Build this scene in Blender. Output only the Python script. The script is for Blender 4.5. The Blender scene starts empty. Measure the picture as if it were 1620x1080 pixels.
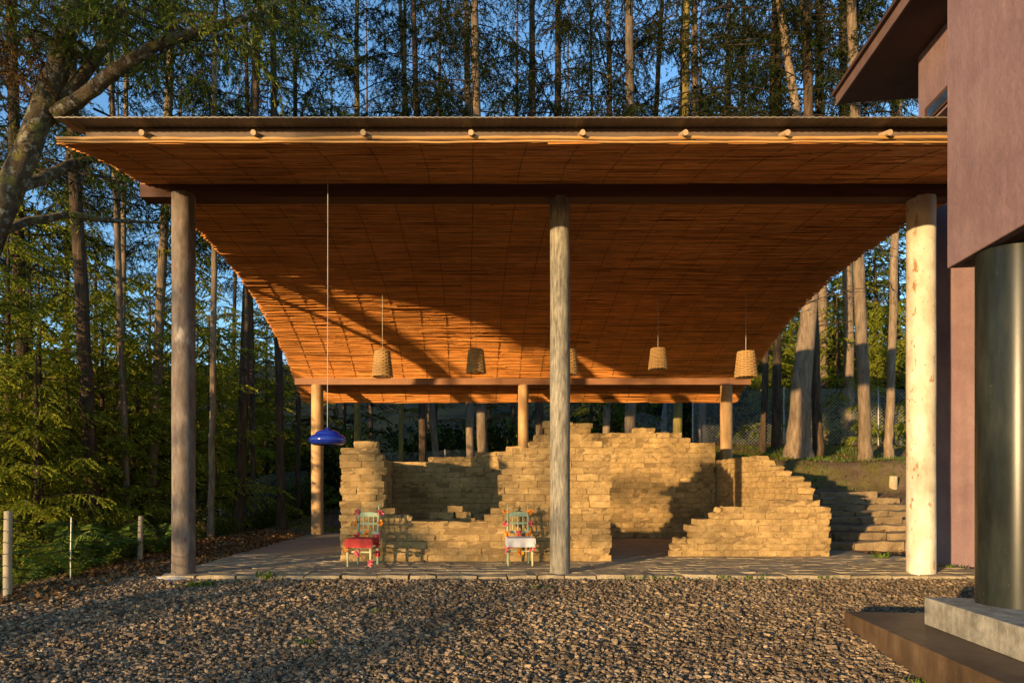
import bpy, math, random
import numpy as np
from mathutils import Vector

# ------------------------------------------------------------------ camera, sky, sun, exposure
SC = bpy.context.scene
COL = SC.collection
CAMZ, FOC, VX, VY = 1.3, 1080.0, 748.0, 770.0      # eye height, focal length and vanishing point in photo pixels
cam_data = bpy.data.cameras.new('camera')
cam = bpy.data.objects.new('camera', cam_data)
COL.objects.link(cam)
cam.location = (0, 0, CAMZ)
cam.rotation_euler = (math.radians(90), 0, 0)
cam_data.sensor_width = 36
cam_data.lens = FOC / 1620 * 36
cam_data.shift_x = (810 - VX) / 1620
cam_data.shift_y = (VY - 540) / 1620
cam_data.clip_end = 600
SC.camera = cam

SUN_AZ, SUN_EL = math.radians(41), math.radians(4.4)    # the sun stands low behind the viewer's left shoulder
world = bpy.data.worlds.new('World')
SC.world = world
world.use_nodes = True
wn = world.node_tree
wn.nodes.clear()
w_out = wn.nodes.new('ShaderNodeOutputWorld')
w_bg = wn.nodes.new('ShaderNodeBackground')
w_sky = wn.nodes.new('ShaderNodeTexSky')
w_sky.sky_type = 'NISHITA'
w_sky.sun_disc = False
w_sky.sun_elevation = SUN_EL
w_sky.sun_rotation = math.pi + SUN_AZ
w_sky.air_density = 1.0
w_sky.dust_density = 0.1
w_sky.ozone_density = 3.0
w_bg.inputs['Strength'].default_value = 0.15
wn.links.new(w_sky.outputs[0], w_bg.inputs['Color'])
wn.links.new(w_bg.outputs[0], w_out.inputs['Surface'])

sun_data = bpy.data.lights.new('sun', 'SUN')
sun_data.energy = 2.35
sun_data.angle = math.radians(0.7)
sun_data.color = (1.0, 0.69, 0.345)
sun = bpy.data.objects.new('sun', sun_data)
COL.objects.link(sun)
sun.rotation_euler = Vector((math.sin(SUN_AZ), math.cos(SUN_AZ), -math.tan(SUN_EL))).to_track_quat('-Z', 'Y').to_euler()
sun.location = (-20, -25, 12)

SC.view_settings.view_transform = 'Standard'
SC.view_settings.look = 'None'
SC.view_settings.gamma = 1
SC.view_settings.use_curve_mapping = False
SC.view_settings.exposure = 1.9
SC.cycles.use_denoising = True
SC.cycles.max_bounces = 6
SC.cycles.diffuse_bounces = 3
SC.cycles.transmission_bounces = 4

R = random.Random(7)
NP = np.random.default_rng(7)


# ------------------------------------------------------------------ helpers
def at(px, py, Y):
    """the world point at depth Y that the photograph shows at (px, py)"""
    return ((px - VX) / FOC * Y, Y, CAMZ + (VY - py) / FOC * Y)


def xat(px, Y):
    return (px - VX) / FOC * Y


def zat(py, Y):
    return CAMZ + (VY - py) / FOC * Y


def sstep(a, b, x):
    t = np.clip((x - a) / (b - a), 0, 1)
    return t * t * (3 - 2 * t)


class MB:
    """collects geometry in world coordinates and builds one mesh object"""

    def __init__(self):
        self.v, self.f, self.m, self.n = [], [], [], 0

    def add(self, v, f, mat=0):
        v = np.asarray(v, float).reshape(-1, 3)
        self.v.append(v)
        self.f.append(np.asarray(f, int) + self.n)
        self.m.append(np.full(len(f), mat))
        self.n += len(v)
        return self

    def box(self, x0, x1, y0, y1, z0, z1, mat=0, rot=0, piv=None):
        v = np.array([[x, y, z] for z in (z0, z1) for y in (y0, y1) for x in (x0, x1)], float)
        if rot:
            p = np.array(piv if piv is not None else ((x0 + x1) / 2, (y0 + y1) / 2))
            c, s = math.cos(rot), math.sin(rot)
            d = v[:, :2] - p
            v[:, 0] = p[0] + d[:, 0] * c - d[:, 1] * s
            v[:, 1] = p[1] + d[:, 0] * s + d[:, 1] * c
        f = [[0, 2, 3, 1], [4, 5, 7, 6], [0, 1, 5, 4], [2, 6, 7, 3], [0, 4, 6, 2], [1, 3, 7, 5]]
        return self.add(v, f, mat)

    def tube(self, pts, rad, n=8, mat=0, cap=True, jit=0.0, rng=NP):
        pts = np.asarray(pts, float)
        k = len(pts)
        rad = np.broadcast_to(np.asarray(rad, float), (k,))
        t = np.gradient(pts, axis=0)
        t /= np.linalg.norm(t, axis=1)[:, None] + 1e-9
        up = np.array([0, 0, 1.0]) if abs(t[0][2]) < 0.8 else np.array([0, 1.0, 0])
        a = np.cross(t, up)
        a /= np.linalg.norm(a, axis=1)[:, None] + 1e-9
        b = np.cross(t, a)
        ang = np.arange(n) / n * 2 * math.pi
        rr = rad[:, None] * (1 + jit * (rng.random((k, n)) - .5) * 2)
        v = pts[:, None, :] + (a[:, None, :] * np.cos(ang)[None, :, None] + b[:, None, :] * np.sin(ang)[None, :, None]) * rr[:, :, None]
        f = []
        for i in range(k - 1):
            for j in range(n):
                j2 = (j + 1) % n
                f.append([i * n + j, i * n + j2, (i + 1) * n + j2, (i + 1) * n + j])
        self.add(v, f, mat)
        if cap:
            for i, rv in ((0, 1), (k - 1, 0)):
                ring = v[i]
                c = pts[i]
                vv = np.vstack([ring, c])
                ff = [[j, (j + 1) % n, n, n] if not rv else [(j + 1) % n, j, n, n] for j in range(n)]
                self.add(vv, [q[:3] + [q[2]] for q in ff], mat)
        return self

    def lathe(self, prof, cx, cy, n=24, mat=0):
        ang = np.arange(n) / n * 2 * math.pi
        v = [[cx + r * math.cos(a), cy + r * math.sin(a), z] for r, z in prof for a in ang]
        f = [[i * n + j, i * n + (j + 1) % n, (i + 1) * n + (j + 1) % n, (i + 1) * n + j] for i in range(len(prof) - 1) for j in range(n)]
        return self.add(v, f, mat)

    def arrays(self):
        return np.vstack(self.v), np.vstack(self.f), np.concatenate(self.m)

    def build(self, name, mats, parent=None, smooth=False):
        v, f, m = self.arrays()
        me = make_mesh(name, v - world_loc(parent), f, m, mats, smooth)
        return link(name, me, parent)


def world_loc(o):
    p = np.zeros(3)
    while o is not None:
        p += np.array(o.location)
        o = o.parent
    return p


def make_mesh(name, v, f, m=None, mats=None, smooth=False):
    """f: (n,4) int array; a triangle repeats its last index"""
    v = np.asarray(v, np.float32)
    f = np.asarray(f, np.int32)
    tri = f[:, 2] == f[:, 3]
    cnt = np.where(tri, 3, 4).astype(np.int32)
    keep = np.ones(f.shape, bool)
    keep[tri, 3] = False
    idx = f[keep]
    me = bpy.data.meshes.new(name)
    me.vertices.add(len(v))
    me.vertices.foreach_set('co', v.ravel())
    me.loops.add(len(idx))
    me.loops.foreach_set('vertex_index', idx)
    me.polygons.add(len(f))
    st = np.concatenate([[0], np.cumsum(cnt)[:-1]]).astype(np.int32)
    me.polygons.foreach_set('loop_start', st)
    me.polygons.foreach_set('loop_total', cnt)
    if m is not None:
        me.polygons.foreach_set('material_index', np.asarray(m, np.int32))
    me.polygons.foreach_set('use_smooth', np.full(len(f), bool(smooth)))
    for k in (mats if isinstance(mats, (list, tuple)) else [mats]):
        if k is not None:
            me.materials.append(k)
    me.update(calc_edges=True)
    return me


def link(name, data, parent=None, loc=(0, 0, 0)):
    o = bpy.data.objects.new(name, data)
    COL.objects.link(o)
    o.location = loc
    if parent is not None:
        o.parent = parent
    return o


def tag(o, label=None, cat=None, group=None, kind=None):
    if label:
        o['label'] = label
    if cat:
        o['category'] = cat
    if group:
        o['group'] = group
    if kind:
        o['kind'] = kind
    return o


def thing(name, loc, label, cat, group=None):
    return tag(link(name, None, None, loc), label, cat, group)


def copy_tree(o, parent=None):
    c = o.copy()
    COL.objects.link(c)
    c.parent = parent
    for ch in [k for k in bpy.data.objects if k.parent == o]:
        copy_tree(ch, c)
    return c


# ------------------------------------------------------------------ materials
def nodes_of(name):
    m = bpy.data.materials.new(name)
    m.use_nodes = True
    nt = m.node_tree
    nt.nodes.clear()
    out = nt.nodes.new('ShaderNodeOutputMaterial')
    return m, nt, out


def N(nt, kind, **kw):
    n = nt.nodes.new('ShaderNode' + kind)
    for k, v in kw.items():
        if k in n.inputs:
            n.inputs[k].default_value = v
        else:
            setattr(n, k, v)
    return n


def ramp(nt, fac, stops):
    r = nt.nodes.new('ShaderNodeValToRGB')
    el = r.color_ramp.elements
    while len(el) < len(stops):
        el.new(0.5)
    for e, (p, c) in zip(el, stops):
        e.position = p
        e.color = (*c, 1) if len(c) == 3 else c
    nt.links.new(fac, r.inputs[0])
    return r


def surf(name, stops, scale=4.0, rough=0.85, bump=0.3, bscale=None, bdist=0.02, stretch=(1, 1, 1), detail=6, spots=None, perobj=0.0, island=0.0,
         spec=0.3, metal=0.0, coat=0.0, wear=None):
    """noise-coloured principled surface; spots = (scale, threshold, colour) adds patches; perobj / island vary the value"""
    m, nt, out = nodes_of(name)
    tc = N(nt, 'TexCoord')
    mp = N(nt, 'Mapping')
    mp.inputs['Scale'].default_value = stretch
    L = nt.links.new
    L(tc.outputs['Object'], mp.inputs['Vector'])
    vec = mp.outputs[0]
    if perobj:
        oi0 = N(nt, 'ObjectInfo')
        va = N(nt, 'VectorMath', operation='ADD')
        sc = N(nt, 'VectorMath', operation='SCALE')
        cmb = N(nt, 'CombineXYZ')
        for i in range(3):
            L(oi0.outputs['Random'], cmb.inputs[i])
        L(cmb.outputs[0], sc.inputs[0])
        sc.inputs['Scale'].default_value = 40
        L(vec, va.inputs[0])
        L(sc.outputs[0], va.inputs[1])
        vec = va.outputs[0]
    n1 = N(nt, 'TexNoise', Scale=scale, Detail=detail, Roughness=0.65)
    L(vec, n1.inputs['Vector'])
    r = ramp(nt, n1.outputs['Fac'], stops)
    col = r.outputs[0]
    if spots:
        for s, th, c in spots:
            n2 = N(nt, 'TexNoise', Scale=s, Detail=5, Roughness=0.6)
            L(vec, n2.inputs['Vector'])
            r2 = ramp(nt, n2.outputs['Fac'], [(th, (0, 0, 0)), (min(th + 0.06, 1), (1, 1, 1))])
            mx = N(nt, 'Mix', data_type='RGBA')
            L(r2.outputs[0], mx.inputs[0])
            L(col, mx.inputs[6])
            mx.inputs[7].default_value = (*c, 1)
            col = mx.outputs[2]
    for amt, src in ((perobj, 'obj'), (island, 'isl')):
        if amt:
            if src == 'obj':
                rnd = N(nt, 'ObjectInfo').outputs['Random']
            else:
                rnd = N(nt, 'NewGeometry').outputs['Random Per Island']
            mr = N(nt, 'MapRange')
            mr.inputs['To Min'].default_value = 1 - amt
            mr.inputs['To Max'].default_value = 1 + amt
            L(rnd, mr.inputs['Value'])
            hs = N(nt, 'HueSaturation')
            L(mr.outputs[0], hs.inputs['Value'])
            L(col, hs.inputs['Color'])
            col = hs.outputs[0]
    if wear:
        # weathering: large soft blotches and finer stains laid over the thing where it stands
        for sc_, amt, strz in wear:
            gp = N(nt, 'NewGeometry')
            mpw = N(nt, 'Mapping')
            mpw.inputs['Scale'].default_value = (1, 1, strz)
            L(gp.outputs['Position'], mpw.inputs['Vector'])
            nw = N(nt, 'TexNoise', Scale=sc_, Detail=6, Roughness=0.6)
            L(mpw.outputs[0], nw.inputs['Vector'])
            mw = N(nt, 'MapRange')
            mw.inputs['From Min'].default_value = 0.3
            mw.inputs['From Max'].default_value = 0.7
            mw.inputs['To Min'].default_value = 1 - amt
            mw.inputs['To Max'].default_value = 1 + amt
            L(nw.outputs['Fac'], mw.inputs['Value'])
            hw_ = N(nt, 'HueSaturation')
            L(mw.outputs[0], hw_.inputs['Value'])
            L(col, hw_.inputs['Color'])
            col = hw_.outputs[0]
    b = N(nt, 'BsdfPrincipled')
    b.inputs['Roughness'].default_value = rough
    b.inputs['Specular IOR Level'].default_value = spec
    b.inputs['Metallic'].default_value = metal
    b.inputs['Coat Weight'].default_value = coat
    L(col, b.inputs['Base Color'])
    if bump:
        n3 = N(nt, 'TexNoise', Scale=bscale or scale * 6, Detail=8, Roughness=0.7)
        L(vec, n3.inputs['Vector'])
        bp = N(nt, 'Bump')
        bp.inputs['Strength'].default_value = bump
        bp.inputs['Distance'].default_value = bdist
        L(n3.outputs['Fac'], bp.inputs['Height'])
        L(bp.outputs[0], b.inputs['Normal'])
    L(b.outputs[0], out.inputs['Surface'])
    return m


def leafmat(name, c1, c2, c3, trans=0.35):
    m, nt, out = nodes_of(name)
    L = nt.links.new
    rnd = N(nt, 'NewGeometry').outputs['Random Per Island']
    r = ramp(nt, rnd, [(0.0, c1), (0.55, c2), (1.0, c3)])
    d = N(nt, 'BsdfDiffuse')
    t = N(nt, 'BsdfTranslucent')
    mx = N(nt, 'MixShader')
    mx.inputs[0].default_value = trans
    L(r.outputs[0], d.inputs['Color'])
    L(r.outputs[0], t.inputs['Color'])
    L(d.outputs[0], mx.inputs[1])
    L(t.outputs[0], mx.inputs[2])
    L(mx.outputs[0], out.inputs['Surface'])
    return m


M = {}
M['adobe'] = surf('adobe', [(0.25, (0.31, 0.188, 0.070)), (0.5, (0.425, 0.275, 0.110)), (0.8, (0.52, 0.36, 0.162))], 7, 0.95, 1.0, 34, 0.03, perobj=0.15,
                  spots=[(11, 0.62, (0.24, 0.148, 0.06)), (30, 0.64, (0.54, 0.40, 0.21))], wear=[(1.3, 0.2, 1.0), (5.0, 0.2, 2.0)])
M['mud'] = surf('mud', [(0.3, (0.19, 0.118, 0.047)), (0.7, (0.28, 0.18, 0.075))], 6, 0.95, 0.8, 30, 0.02, wear=[(1.3, 0.22, 1.0)])
M['cane'] = surf('cane', [(0.25, (0.50, 0.17, 0.034)), (0.55, (0.76, 0.30, 0.066)), (0.85, (0.88, 0.48, 0.155))], 3, 0.5, 0.15, 40, 0.004, stretch=(0.35, 6, 6), island=0.26, wear=[(0.8, 0.12, 1.0), (4.0, 0.1, 1.0)])
M['bamboo'] = surf('bamboo', [(0.3, (0.36, 0.185, 0.055)), (0.7, (0.54, 0.32, 0.12))], 3, 0.45, 0.1, 30, 0.004, stretch=(0.6, 4, 4))
M['tie'] = surf('tie', [(0.3, (0.09, 0.036, 0.012)), (0.7, (0.16, 0.07, 0.022))], 8, 0.8, 0)
M['beam'] = surf('beam', [(0.3, (0.085, 0.034, 0.018)), (0.7, (0.14, 0.06, 0.033))], 3, 0.6, 0.2, 30, 0.006, stretch=(0.3, 3, 3))
M['beam_clay'] = surf('beam_clay', [(0.3, (0.23, 0.10, 0.045)), (0.7, (0.32, 0.15, 0.07))], 3, 0.6, 0.2, 30, 0.006, stretch=(0.3, 3, 3), wear=[(2.0, 0.15, 1.0)])
M['sheet'] = surf('sheet', [(0.3, (0.17, 0.14, 0.10)), (0.7, (0.30, 0.25, 0.18))], 2, 0.5, 0.1, 20, 0.005, metal=0.3)
M['fascia'] = surf('fascia', [(0.3, (0.10, 0.066, 0.048)), (0.7, (0.16, 0.112, 0.083))], 3, 0.7, 0.15, 30, 0.005, stretch=(0.4, 3, 3), wear=[(3, 0.2, 1)])
M['eave_edge'] = surf('eave_edge', [(0.3, (0.10, 0.055, 0.045)), (0.7, (0.17, 0.10, 0.08))], 3, 0.7, 0.1)
M['pole_end'] = surf('pole_end', [(0.3, (0.36, 0.24, 0.13)), (0.7, (0.50, 0.35, 0.20))], 14, 0.8, 0.3, 40, 0.006)
M['col_red'] = surf('col_red', [(0.3, (0.085, 0.062, 0.048)), (0.5, (0.15, 0.115, 0.090)), (0.7, (0.25, 0.195, 0.155))], 4.5, 0.7, 0.3, 30, 0.008, stretch=(2, 2, 0.6),
                     spots=[(5, 0.60, (0.15, 0.075, 0.045)), (2.5, 0.6, (0.30, 0.27, 0.23))], wear=[(2.2, 0.25, 0.6), (9, 0.15, 0.4)])
M['col_grey'] = surf('col_grey', [(0.3, (0.08, 0.07, 0.053)), (0.5, (0.21, 0.186, 0.142)), (0.72, (0.34, 0.305, 0.24))], 14, 0.85, 0.5, 40, 0.01, stretch=(2.2, 2.2, 0.35), wear=[(2.2, 0.25, 0.6), (9, 0.15, 0.4)])
M['col_white'] = surf('col_white', [(0.3, (0.42, 0.345, 0.235)), (0.6, (0.58, 0.515, 0.40))], 3, 0.6, 0.25, 30, 0.008, stretch=(1, 1, 0.5),
                      spots=[(7.5, 0.615, (0.32, 0.17, 0.07)), (17, 0.63, (0.28, 0.14, 0.06)), (1.2, 0.62, (0.66, 0.50, 0.30))], wear=[(2.2, 0.25, 0.6), (9, 0.15, 0.4)])
M['col_wood'] = surf('col_wood', [(0.3, (0.34, 0.19, 0.08)), (0.7, (0.52, 0.33, 0.16))], 4, 0.75, 0.35, 40, 0.008, stretch=(2, 2, 0.4), spots=[(7, 0.68, (0.2, 0.1, 0.04))], wear=[(2.2, 0.25, 0.6), (9, 0.15, 0.4)])
M['cement'] = surf('cement', [(0.3, (0.30, 0.28, 0.25)), (0.7, (0.48, 0.45, 0.40))], 6, 0.9, 0.5, 30, 0.02)
M['paver'] = surf('paver', [(0.3, (0.28, 0.215, 0.13)), (0.7, (0.43, 0.34, 0.21))], 7, 0.9, 0.9, 30, 0.03, perobj=0.14, wear=[(1.5, 0.18, 1.0)])
M['floor'] = surf('floor', [(0.3, (0.24, 0.18, 0.105)), (0.7, (0.37, 0.285, 0.17))], 5, 0.8, 1.0, 9, 0.04, stretch=(1, 2.2, 1), wear=[(1.5, 0.2, 1.0)])
M['gravel'] = surf('gravel', [(0.3, (0.115, 0.076, 0.042)), (0.5, (0.21, 0.146, 0.084)), (0.8, (0.36, 0.265, 0.158))], 5, 0.85, 0.5, 60, 0.008, island=0.6, wear=[(0.7, 0.2, 1.0), (3.0, 0.16, 1.0)])
M['wall'] = surf('wall', [(0.3, (0.180, 0.109, 0.109)), (0.5, (0.212, 0.130, 0.128)), (0.75, (0.242, 0.152, 0.147))], 2.2, 0.85, 0.6, 7, 0.025, wear=[(0.6, 0.12, 1.0), (7.0, 0.10, 0.12), (26, 0.07, 1.0)],
                 spots=[(40, 0.70, (0.29, 0.20, 0.185))])
M['soffit'] = surf('soffit', [(0.3, (0.055, 0.027, 0.016)), (0.7, (0.085, 0.042, 0.026))], 3, 0.7, 0.1)
M['steel_green'] = surf('steel_green', [(0.25, (0.009, 0.011, 0.010)), (0.5, (0.017, 0.020, 0.017)), (0.75, (0.034, 0.036, 0.029))], 2.2, 0.27, 0.1, 30, 0.003, stretch=(1, 1, 0.35), spec=0.17,
                        wear=[(1.6, 0.35, 0.4), (14, 0.25, 0.15)], spots=[(26, 0.68, (0.07, 0.07, 0.055))])
M['plinth'] = surf('plinth', [(0.3, (0.15, 0.135, 0.105)), (0.5, (0.26, 0.24, 0.195)), (0.75, (0.39, 0.36, 0.29))], 7, 0.85, 0.6, 40, 0.012, wear=[(9, 0.25, 0.12), (2, 0.2, 1)])
M['step_dark'] = surf('step_dark', [(0.3, (0.06, 0.037, 0.02)), (0.55, (0.11, 0.068, 0.038)), (0.8, (0.17, 0.115, 0.065))], 1.6, 0.5, 0.3, 30, 0.006, wear=[(8, 0.25, 0.2), (2.5, 0.25, 1)], spots=[(22, 0.68, (0.24, 0.19, 0.13))])
M['glass'] = surf('glass', [(0.3, (0.02, 0.03, 0.05)), (0.7, (0.03, 0.045, 0.07))], 2, 0.04, 0, spec=0.8)
M['stair_stone'] = surf('stair_stone', [(0.3, (0.19, 0.13, 0.068)), (0.7, (0.32, 0.23, 0.125))], 5, 0.9, 0.9, 30, 0.03, perobj=0.12, wear=[(2.0, 0.25, 1.0)])
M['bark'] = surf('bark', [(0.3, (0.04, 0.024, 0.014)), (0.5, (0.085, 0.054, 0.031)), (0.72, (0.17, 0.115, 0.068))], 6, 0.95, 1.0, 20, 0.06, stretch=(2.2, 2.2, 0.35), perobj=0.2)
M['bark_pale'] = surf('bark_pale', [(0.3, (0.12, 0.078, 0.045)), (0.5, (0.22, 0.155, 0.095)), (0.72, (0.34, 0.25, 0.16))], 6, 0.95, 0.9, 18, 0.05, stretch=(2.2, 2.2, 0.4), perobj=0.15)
M['bark_moss'] = surf('bark_moss', [(0.3, (0.13, 0.09, 0.03)), (0.5, (0.22, 0.165, 0.045)), (0.75, (0.32, 0.25, 0.07))], 5, 0.95, 0.9, 20, 0.05, stretch=(2, 2, 0.5))
M['bark_lichen'] = surf('bark_lichen', [(0.3, (0.055, 0.036, 0.02)), (0.5, (0.12, 0.085, 0.046)), (0.75, (0.21, 0.16, 0.085))], 7, 0.95, 1.0, 24, 0.06,
                        spots=[(9, 0.545, (0.33, 0.30, 0.21)), (4, 0.55, (0.22, 0.19, 0.05))])
M['twig'] = surf('twig', [(0.3, (0.03, 0.02, 0.012)), (0.7, (0.07, 0.045, 0.028))], 6, 0.95, 0)
M['leaf_dark'] = leafmat('leaf_dark', (0.010, 0.018, 0.005), (0.022, 0.036, 0.008), (0.052, 0.066, 0.014))  # leaf green deepened, the wood's own shade put into the colour
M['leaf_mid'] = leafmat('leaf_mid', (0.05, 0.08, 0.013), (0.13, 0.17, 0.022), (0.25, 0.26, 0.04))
M['leaf_lit'] = leafmat('leaf_lit', (0.14, 0.175, 0.018), (0.32, 0.355, 0.036), (0.50, 0.48, 0.065), 0.42)  # sunlit copy of the leaf green, sunlight put into its colour
M['leaf_dead'] = leafmat('leaf_dead', (0.11, 0.05, 0.018), (0.19, 0.095, 0.03), (0.13, 0.10, 0.03))
M['fern'] = leafmat('fern', (0.08, 0.125, 0.02), (0.14, 0.20, 0.03), (0.22, 0.28, 0.045), 0.4)
M['litter'] = leafmat('litter', (0.10, 0.05, 0.02), (0.20, 0.11, 0.045), (0.31, 0.20, 0.09), 0.15)
M['post'] = surf('post', [(0.3, (0.30, 0.23, 0.14)), (0.7, (0.50, 0.41, 0.27))], 5, 0.85, 0.5, 40, 0.01, stretch=(2, 2, 0.5))
M['wire_black'] = surf('wire_black', [(0.3, (0.012, 0.011, 0.01)), (0.7, (0.03, 0.027, 0.022))], 8, 0.6, 0)
M['galv'] = surf('galv', [(0.3, (0.30, 0.30, 0.28)), (0.7, (0.5, 0.5, 0.47))], 8, 0.45, 0, metal=0.4)
M['chair_green'] = surf('chair_green', [(0.3, (0.22, 0.30, 0.19)), (0.6, (0.32, 0.41, 0.27)), (0.8, (0.45, 0.47, 0.32))], 12, 0.6, 0.25, 60, 0.004)
M['chair_yellow'] = surf('chair_yellow', [(0.3, (0.40, 0.38, 0.18)), (0.7, (0.58, 0.55, 0.30))], 10, 0.6, 0.2, 60, 0.004)
M['cloth_red'] = surf('cloth_red', [(0.3, (0.40, 0.035, 0.03)), (0.7, (0.55, 0.07, 0.05))], 22, 0.9, 0.3, 120, 0.004, spots=[(30, 0.66, (0.20, 0.02, 0.02))])
M['cloth_white'] = surf('cloth_white', [(0.3, (0.56, 0.52, 0.52)), (0.7, (0.68, 0.64, 0.63))], 14, 0.9, 0.3, 120, 0.004, spots=[(26, 0.68, (0.45, 0.40, 0.42))])
M['paper_red'] = surf('paper_red', [(0.3, (0.62, 0.02, 0.03)), (0.7, (0.85, 0.07, 0.06))], 20, 0.8, 0)
M['paper_pink'] = surf('paper_pink', [(0.3, (0.80, 0.06, 0.12)), (0.7, (0.92, 0.22, 0.22))], 20, 0.8, 0)
M['paper_orange'] = surf('paper_orange', [(0.3, (0.85, 0.20, 0.01)), (0.7, (0.92, 0.36, 0.02))], 20, 0.8, 0)
M['blue_glaze'] = surf('blue_glaze', [(0.3, (0.012, 0.03, 0.30)), (0.7, (0.02, 0.05, 0.42))], 3, 0.16, 0, spec=0.6, coat=0.3)
M['cord'] = surf('cord', [(0.3, (0.40, 0.36, 0.28)), (0.7, (0.5, 0.45, 0.36))], 3, 0.7, 0)
M['basket'] = surf('basket', [(0.3, (0.42, 0.24, 0.09)), (0.7, (0.60, 0.38, 0.16))], 18, 0.7, 0.3, 60, 0.004)
M['grass'] = leafmat('grass', (0.08, 0.14, 0.02), (0.13, 0.20, 0.03), (0.19, 0.25, 0.05), 0.35)
M['agave'] = surf('agave', [(0.3, (0.09, 0.14, 0.12)), (0.7, (0.13, 0.19, 0.16))], 3, 0.5, 0)


def ground_material():
    m, nt, out = nodes_of('ground')
    L = nt.links.new
    geo = N(nt, 'NewGeometry')
    n1 = N(nt, 'TexNoise', Scale=2.5, Detail=8, Roughness=0.7)
    L(geo.outputs['Position'], n1.inputs['Vector'])
    r1 = ramp(nt, n1.outputs['Fac'], [(0.3, (0.085, 0.052, 0.03)), (0.5, (0.155, 0.10, 0.058)), (0.75, (0.25, 0.175, 0.105))])
    n2 = N(nt, 'TexNoise', Scale=0.55, Detail=5, Roughness=0.6)
    L(geo.outputs['Position'], n2.inputs['Vector'])
    sx = N(nt, 'SeparateXYZ')
    L(geo.outputs['Position'], sx.inputs[0])
    # moss and low grass grow on the banks behind the pavilion
    mr = N(nt, 'MapRange')
    mr.inputs['From Min'].default_value = 18.2
    mr.inputs['From Max'].default_value = 19.2
    L(sx.outputs['Y'], mr.inputs['Value'])
    ml = N(nt, 'Math', operation='MULTIPLY')
    r2 = ramp(nt, n2.outputs['Fac'], [(0.46, (0, 0, 0)), (0.60, (1, 1, 1))])
    L(mr.outputs[0], ml.inputs[0])
    L(r2.outputs[0], ml.inputs[1])
    n4 = N(nt, 'TexNoise', Scale=9, Detail=5)
    L(geo.outputs['Position'], n4.inputs['Vector'])
    r4 = ramp(nt, n4.outputs['Fac'], [(0.3, (0.11, 0.10, 0.015)), (0.7, (0.22, 0.20, 0.03))])
    mx = N(nt, 'Mix', data_type='RGBA')
    L(ml.outputs[0], mx.inputs[0])
    L(r1.outputs[0], mx.inputs[6])
    L(r4.outputs[0], mx.inputs[7])
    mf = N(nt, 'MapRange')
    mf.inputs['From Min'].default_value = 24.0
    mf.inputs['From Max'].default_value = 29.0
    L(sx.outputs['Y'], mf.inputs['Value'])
    r5 = ramp(nt, n4.outputs['Fac'], [(0.3, (0.008, 0.011, 0.004)), (0.7, (0.02, 0.026, 0.008))])  # dark undergrowth green, deepened further to stand in for forest shade
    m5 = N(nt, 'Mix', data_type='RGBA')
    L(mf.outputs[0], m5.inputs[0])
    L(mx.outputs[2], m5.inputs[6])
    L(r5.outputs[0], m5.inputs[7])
    b = N(nt, 'BsdfPrincipled', Roughness=0.95)
    b.inputs['Specular IOR Level'].default_value = 0.1
    L(m5.outputs[2], b.inputs['Base Color'])
    n3 = N(nt, 'TexNoise', Scale=22, Detail=8, Roughness=0.75)
    L(geo.outputs['Position'], n3.inputs['Vector'])
    bp = N(nt, 'Bump')
    bp.inputs['Strength'].default_value = 0.9
    bp.inputs['Distance'].default_value = 0.05
    L(n3.outputs['Fac'], bp.inputs['Height'])
    L(bp.outputs[0], b.inputs['Normal'])
    L(b.outputs[0], out.inputs['Surface'])
    return m


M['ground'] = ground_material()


# ------------------------------------------------------------------ terrain
FLX0, FLX1, FLY0, FLY1 = -4.62, 7.75, 10.05, 19.6       # the paved floor under the roof


def ground_z(x, y):
    x = np.asarray(x, float)
    y = np.asarray(y, float)
    z = -0.06 - np.clip((10.0 - y) * 0.085, -0.0, 0.42)
    z = z + 0.10 * sstep(11, 16, y) * sstep(-4.0, -5.2, x)                      # leaf litter banked beside the floor
    z = z - 1.1 * sstep(-5.9, -9.5, x) * sstep(30, 16, y) * sstep(3.0, 9.0, y)                        # drop beyond the wire fence
    z = z + 0.75 * sstep(19.4, 24, y) * sstep(-9, -2, x)                         # forest floor rises behind
    z = z + (0.095 + 0.142 * np.clip((y - 14.2) / 0.52, 0, 8.1)) * sstep(13.9, 14.4, y) * sstep(6.85, 6.98, x)                   # under the stair
    z = z + 0.85 * sstep(18.4, 19.3, y) * sstep(6.2, 7.4, x)                     # mossy bank above the stair
    z = z + 1.45 * sstep(18.8, 20.4, y) * sstep(4.5, 6.2, x) * sstep(7.4, 6.2, x)
    z = z + np.clip(y - 29, 0, 90) * 0.25
    z = z + 0.05 * np.sin(x * 1.7 + y * 0.6) * np.sin(y * 1.3 - x * 0.4) * sstep(9.6, 13, np.abs(y - 2) + 0 * x) * (1 - sstep(FLX0 - .4, FLX0, x) * sstep(FLX1 + .4, FLX1, x) * sstep(FLY1 + .5, FLY1, y))
    return z


def build_ground():
    xs = np.concatenate([np.linspace(-150, -16, 24), np.arange(-15.6, 16, 0.28), np.linspace(16.6, 150, 24)])
    ys = np.concatenate([np.linspace(-90, -3, 20), np.arange(-2.6, 34, 0.28), np.linspace(34.6, 260, 34)])
    X, Y = np.meshgrid(xs, ys)
    Z = ground_z(X, Y)
    v = np.stack([X, Y, Z], -1).reshape(-1, 3)
    nx, ny = len(xs), len(ys)
    i = np.arange((nx - 1) * (ny - 1))
    r, c = i // (nx - 1), i % (nx - 1)
    a = r * nx + c
    f = np.stack([a, a + 1, a + nx + 1, a + nx], -1)
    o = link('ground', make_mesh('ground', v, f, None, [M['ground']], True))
    tag(o, 'brown forest soil under the gravel and the trees', None, None, 'structure')


build_ground()

ICO_V = None


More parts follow.
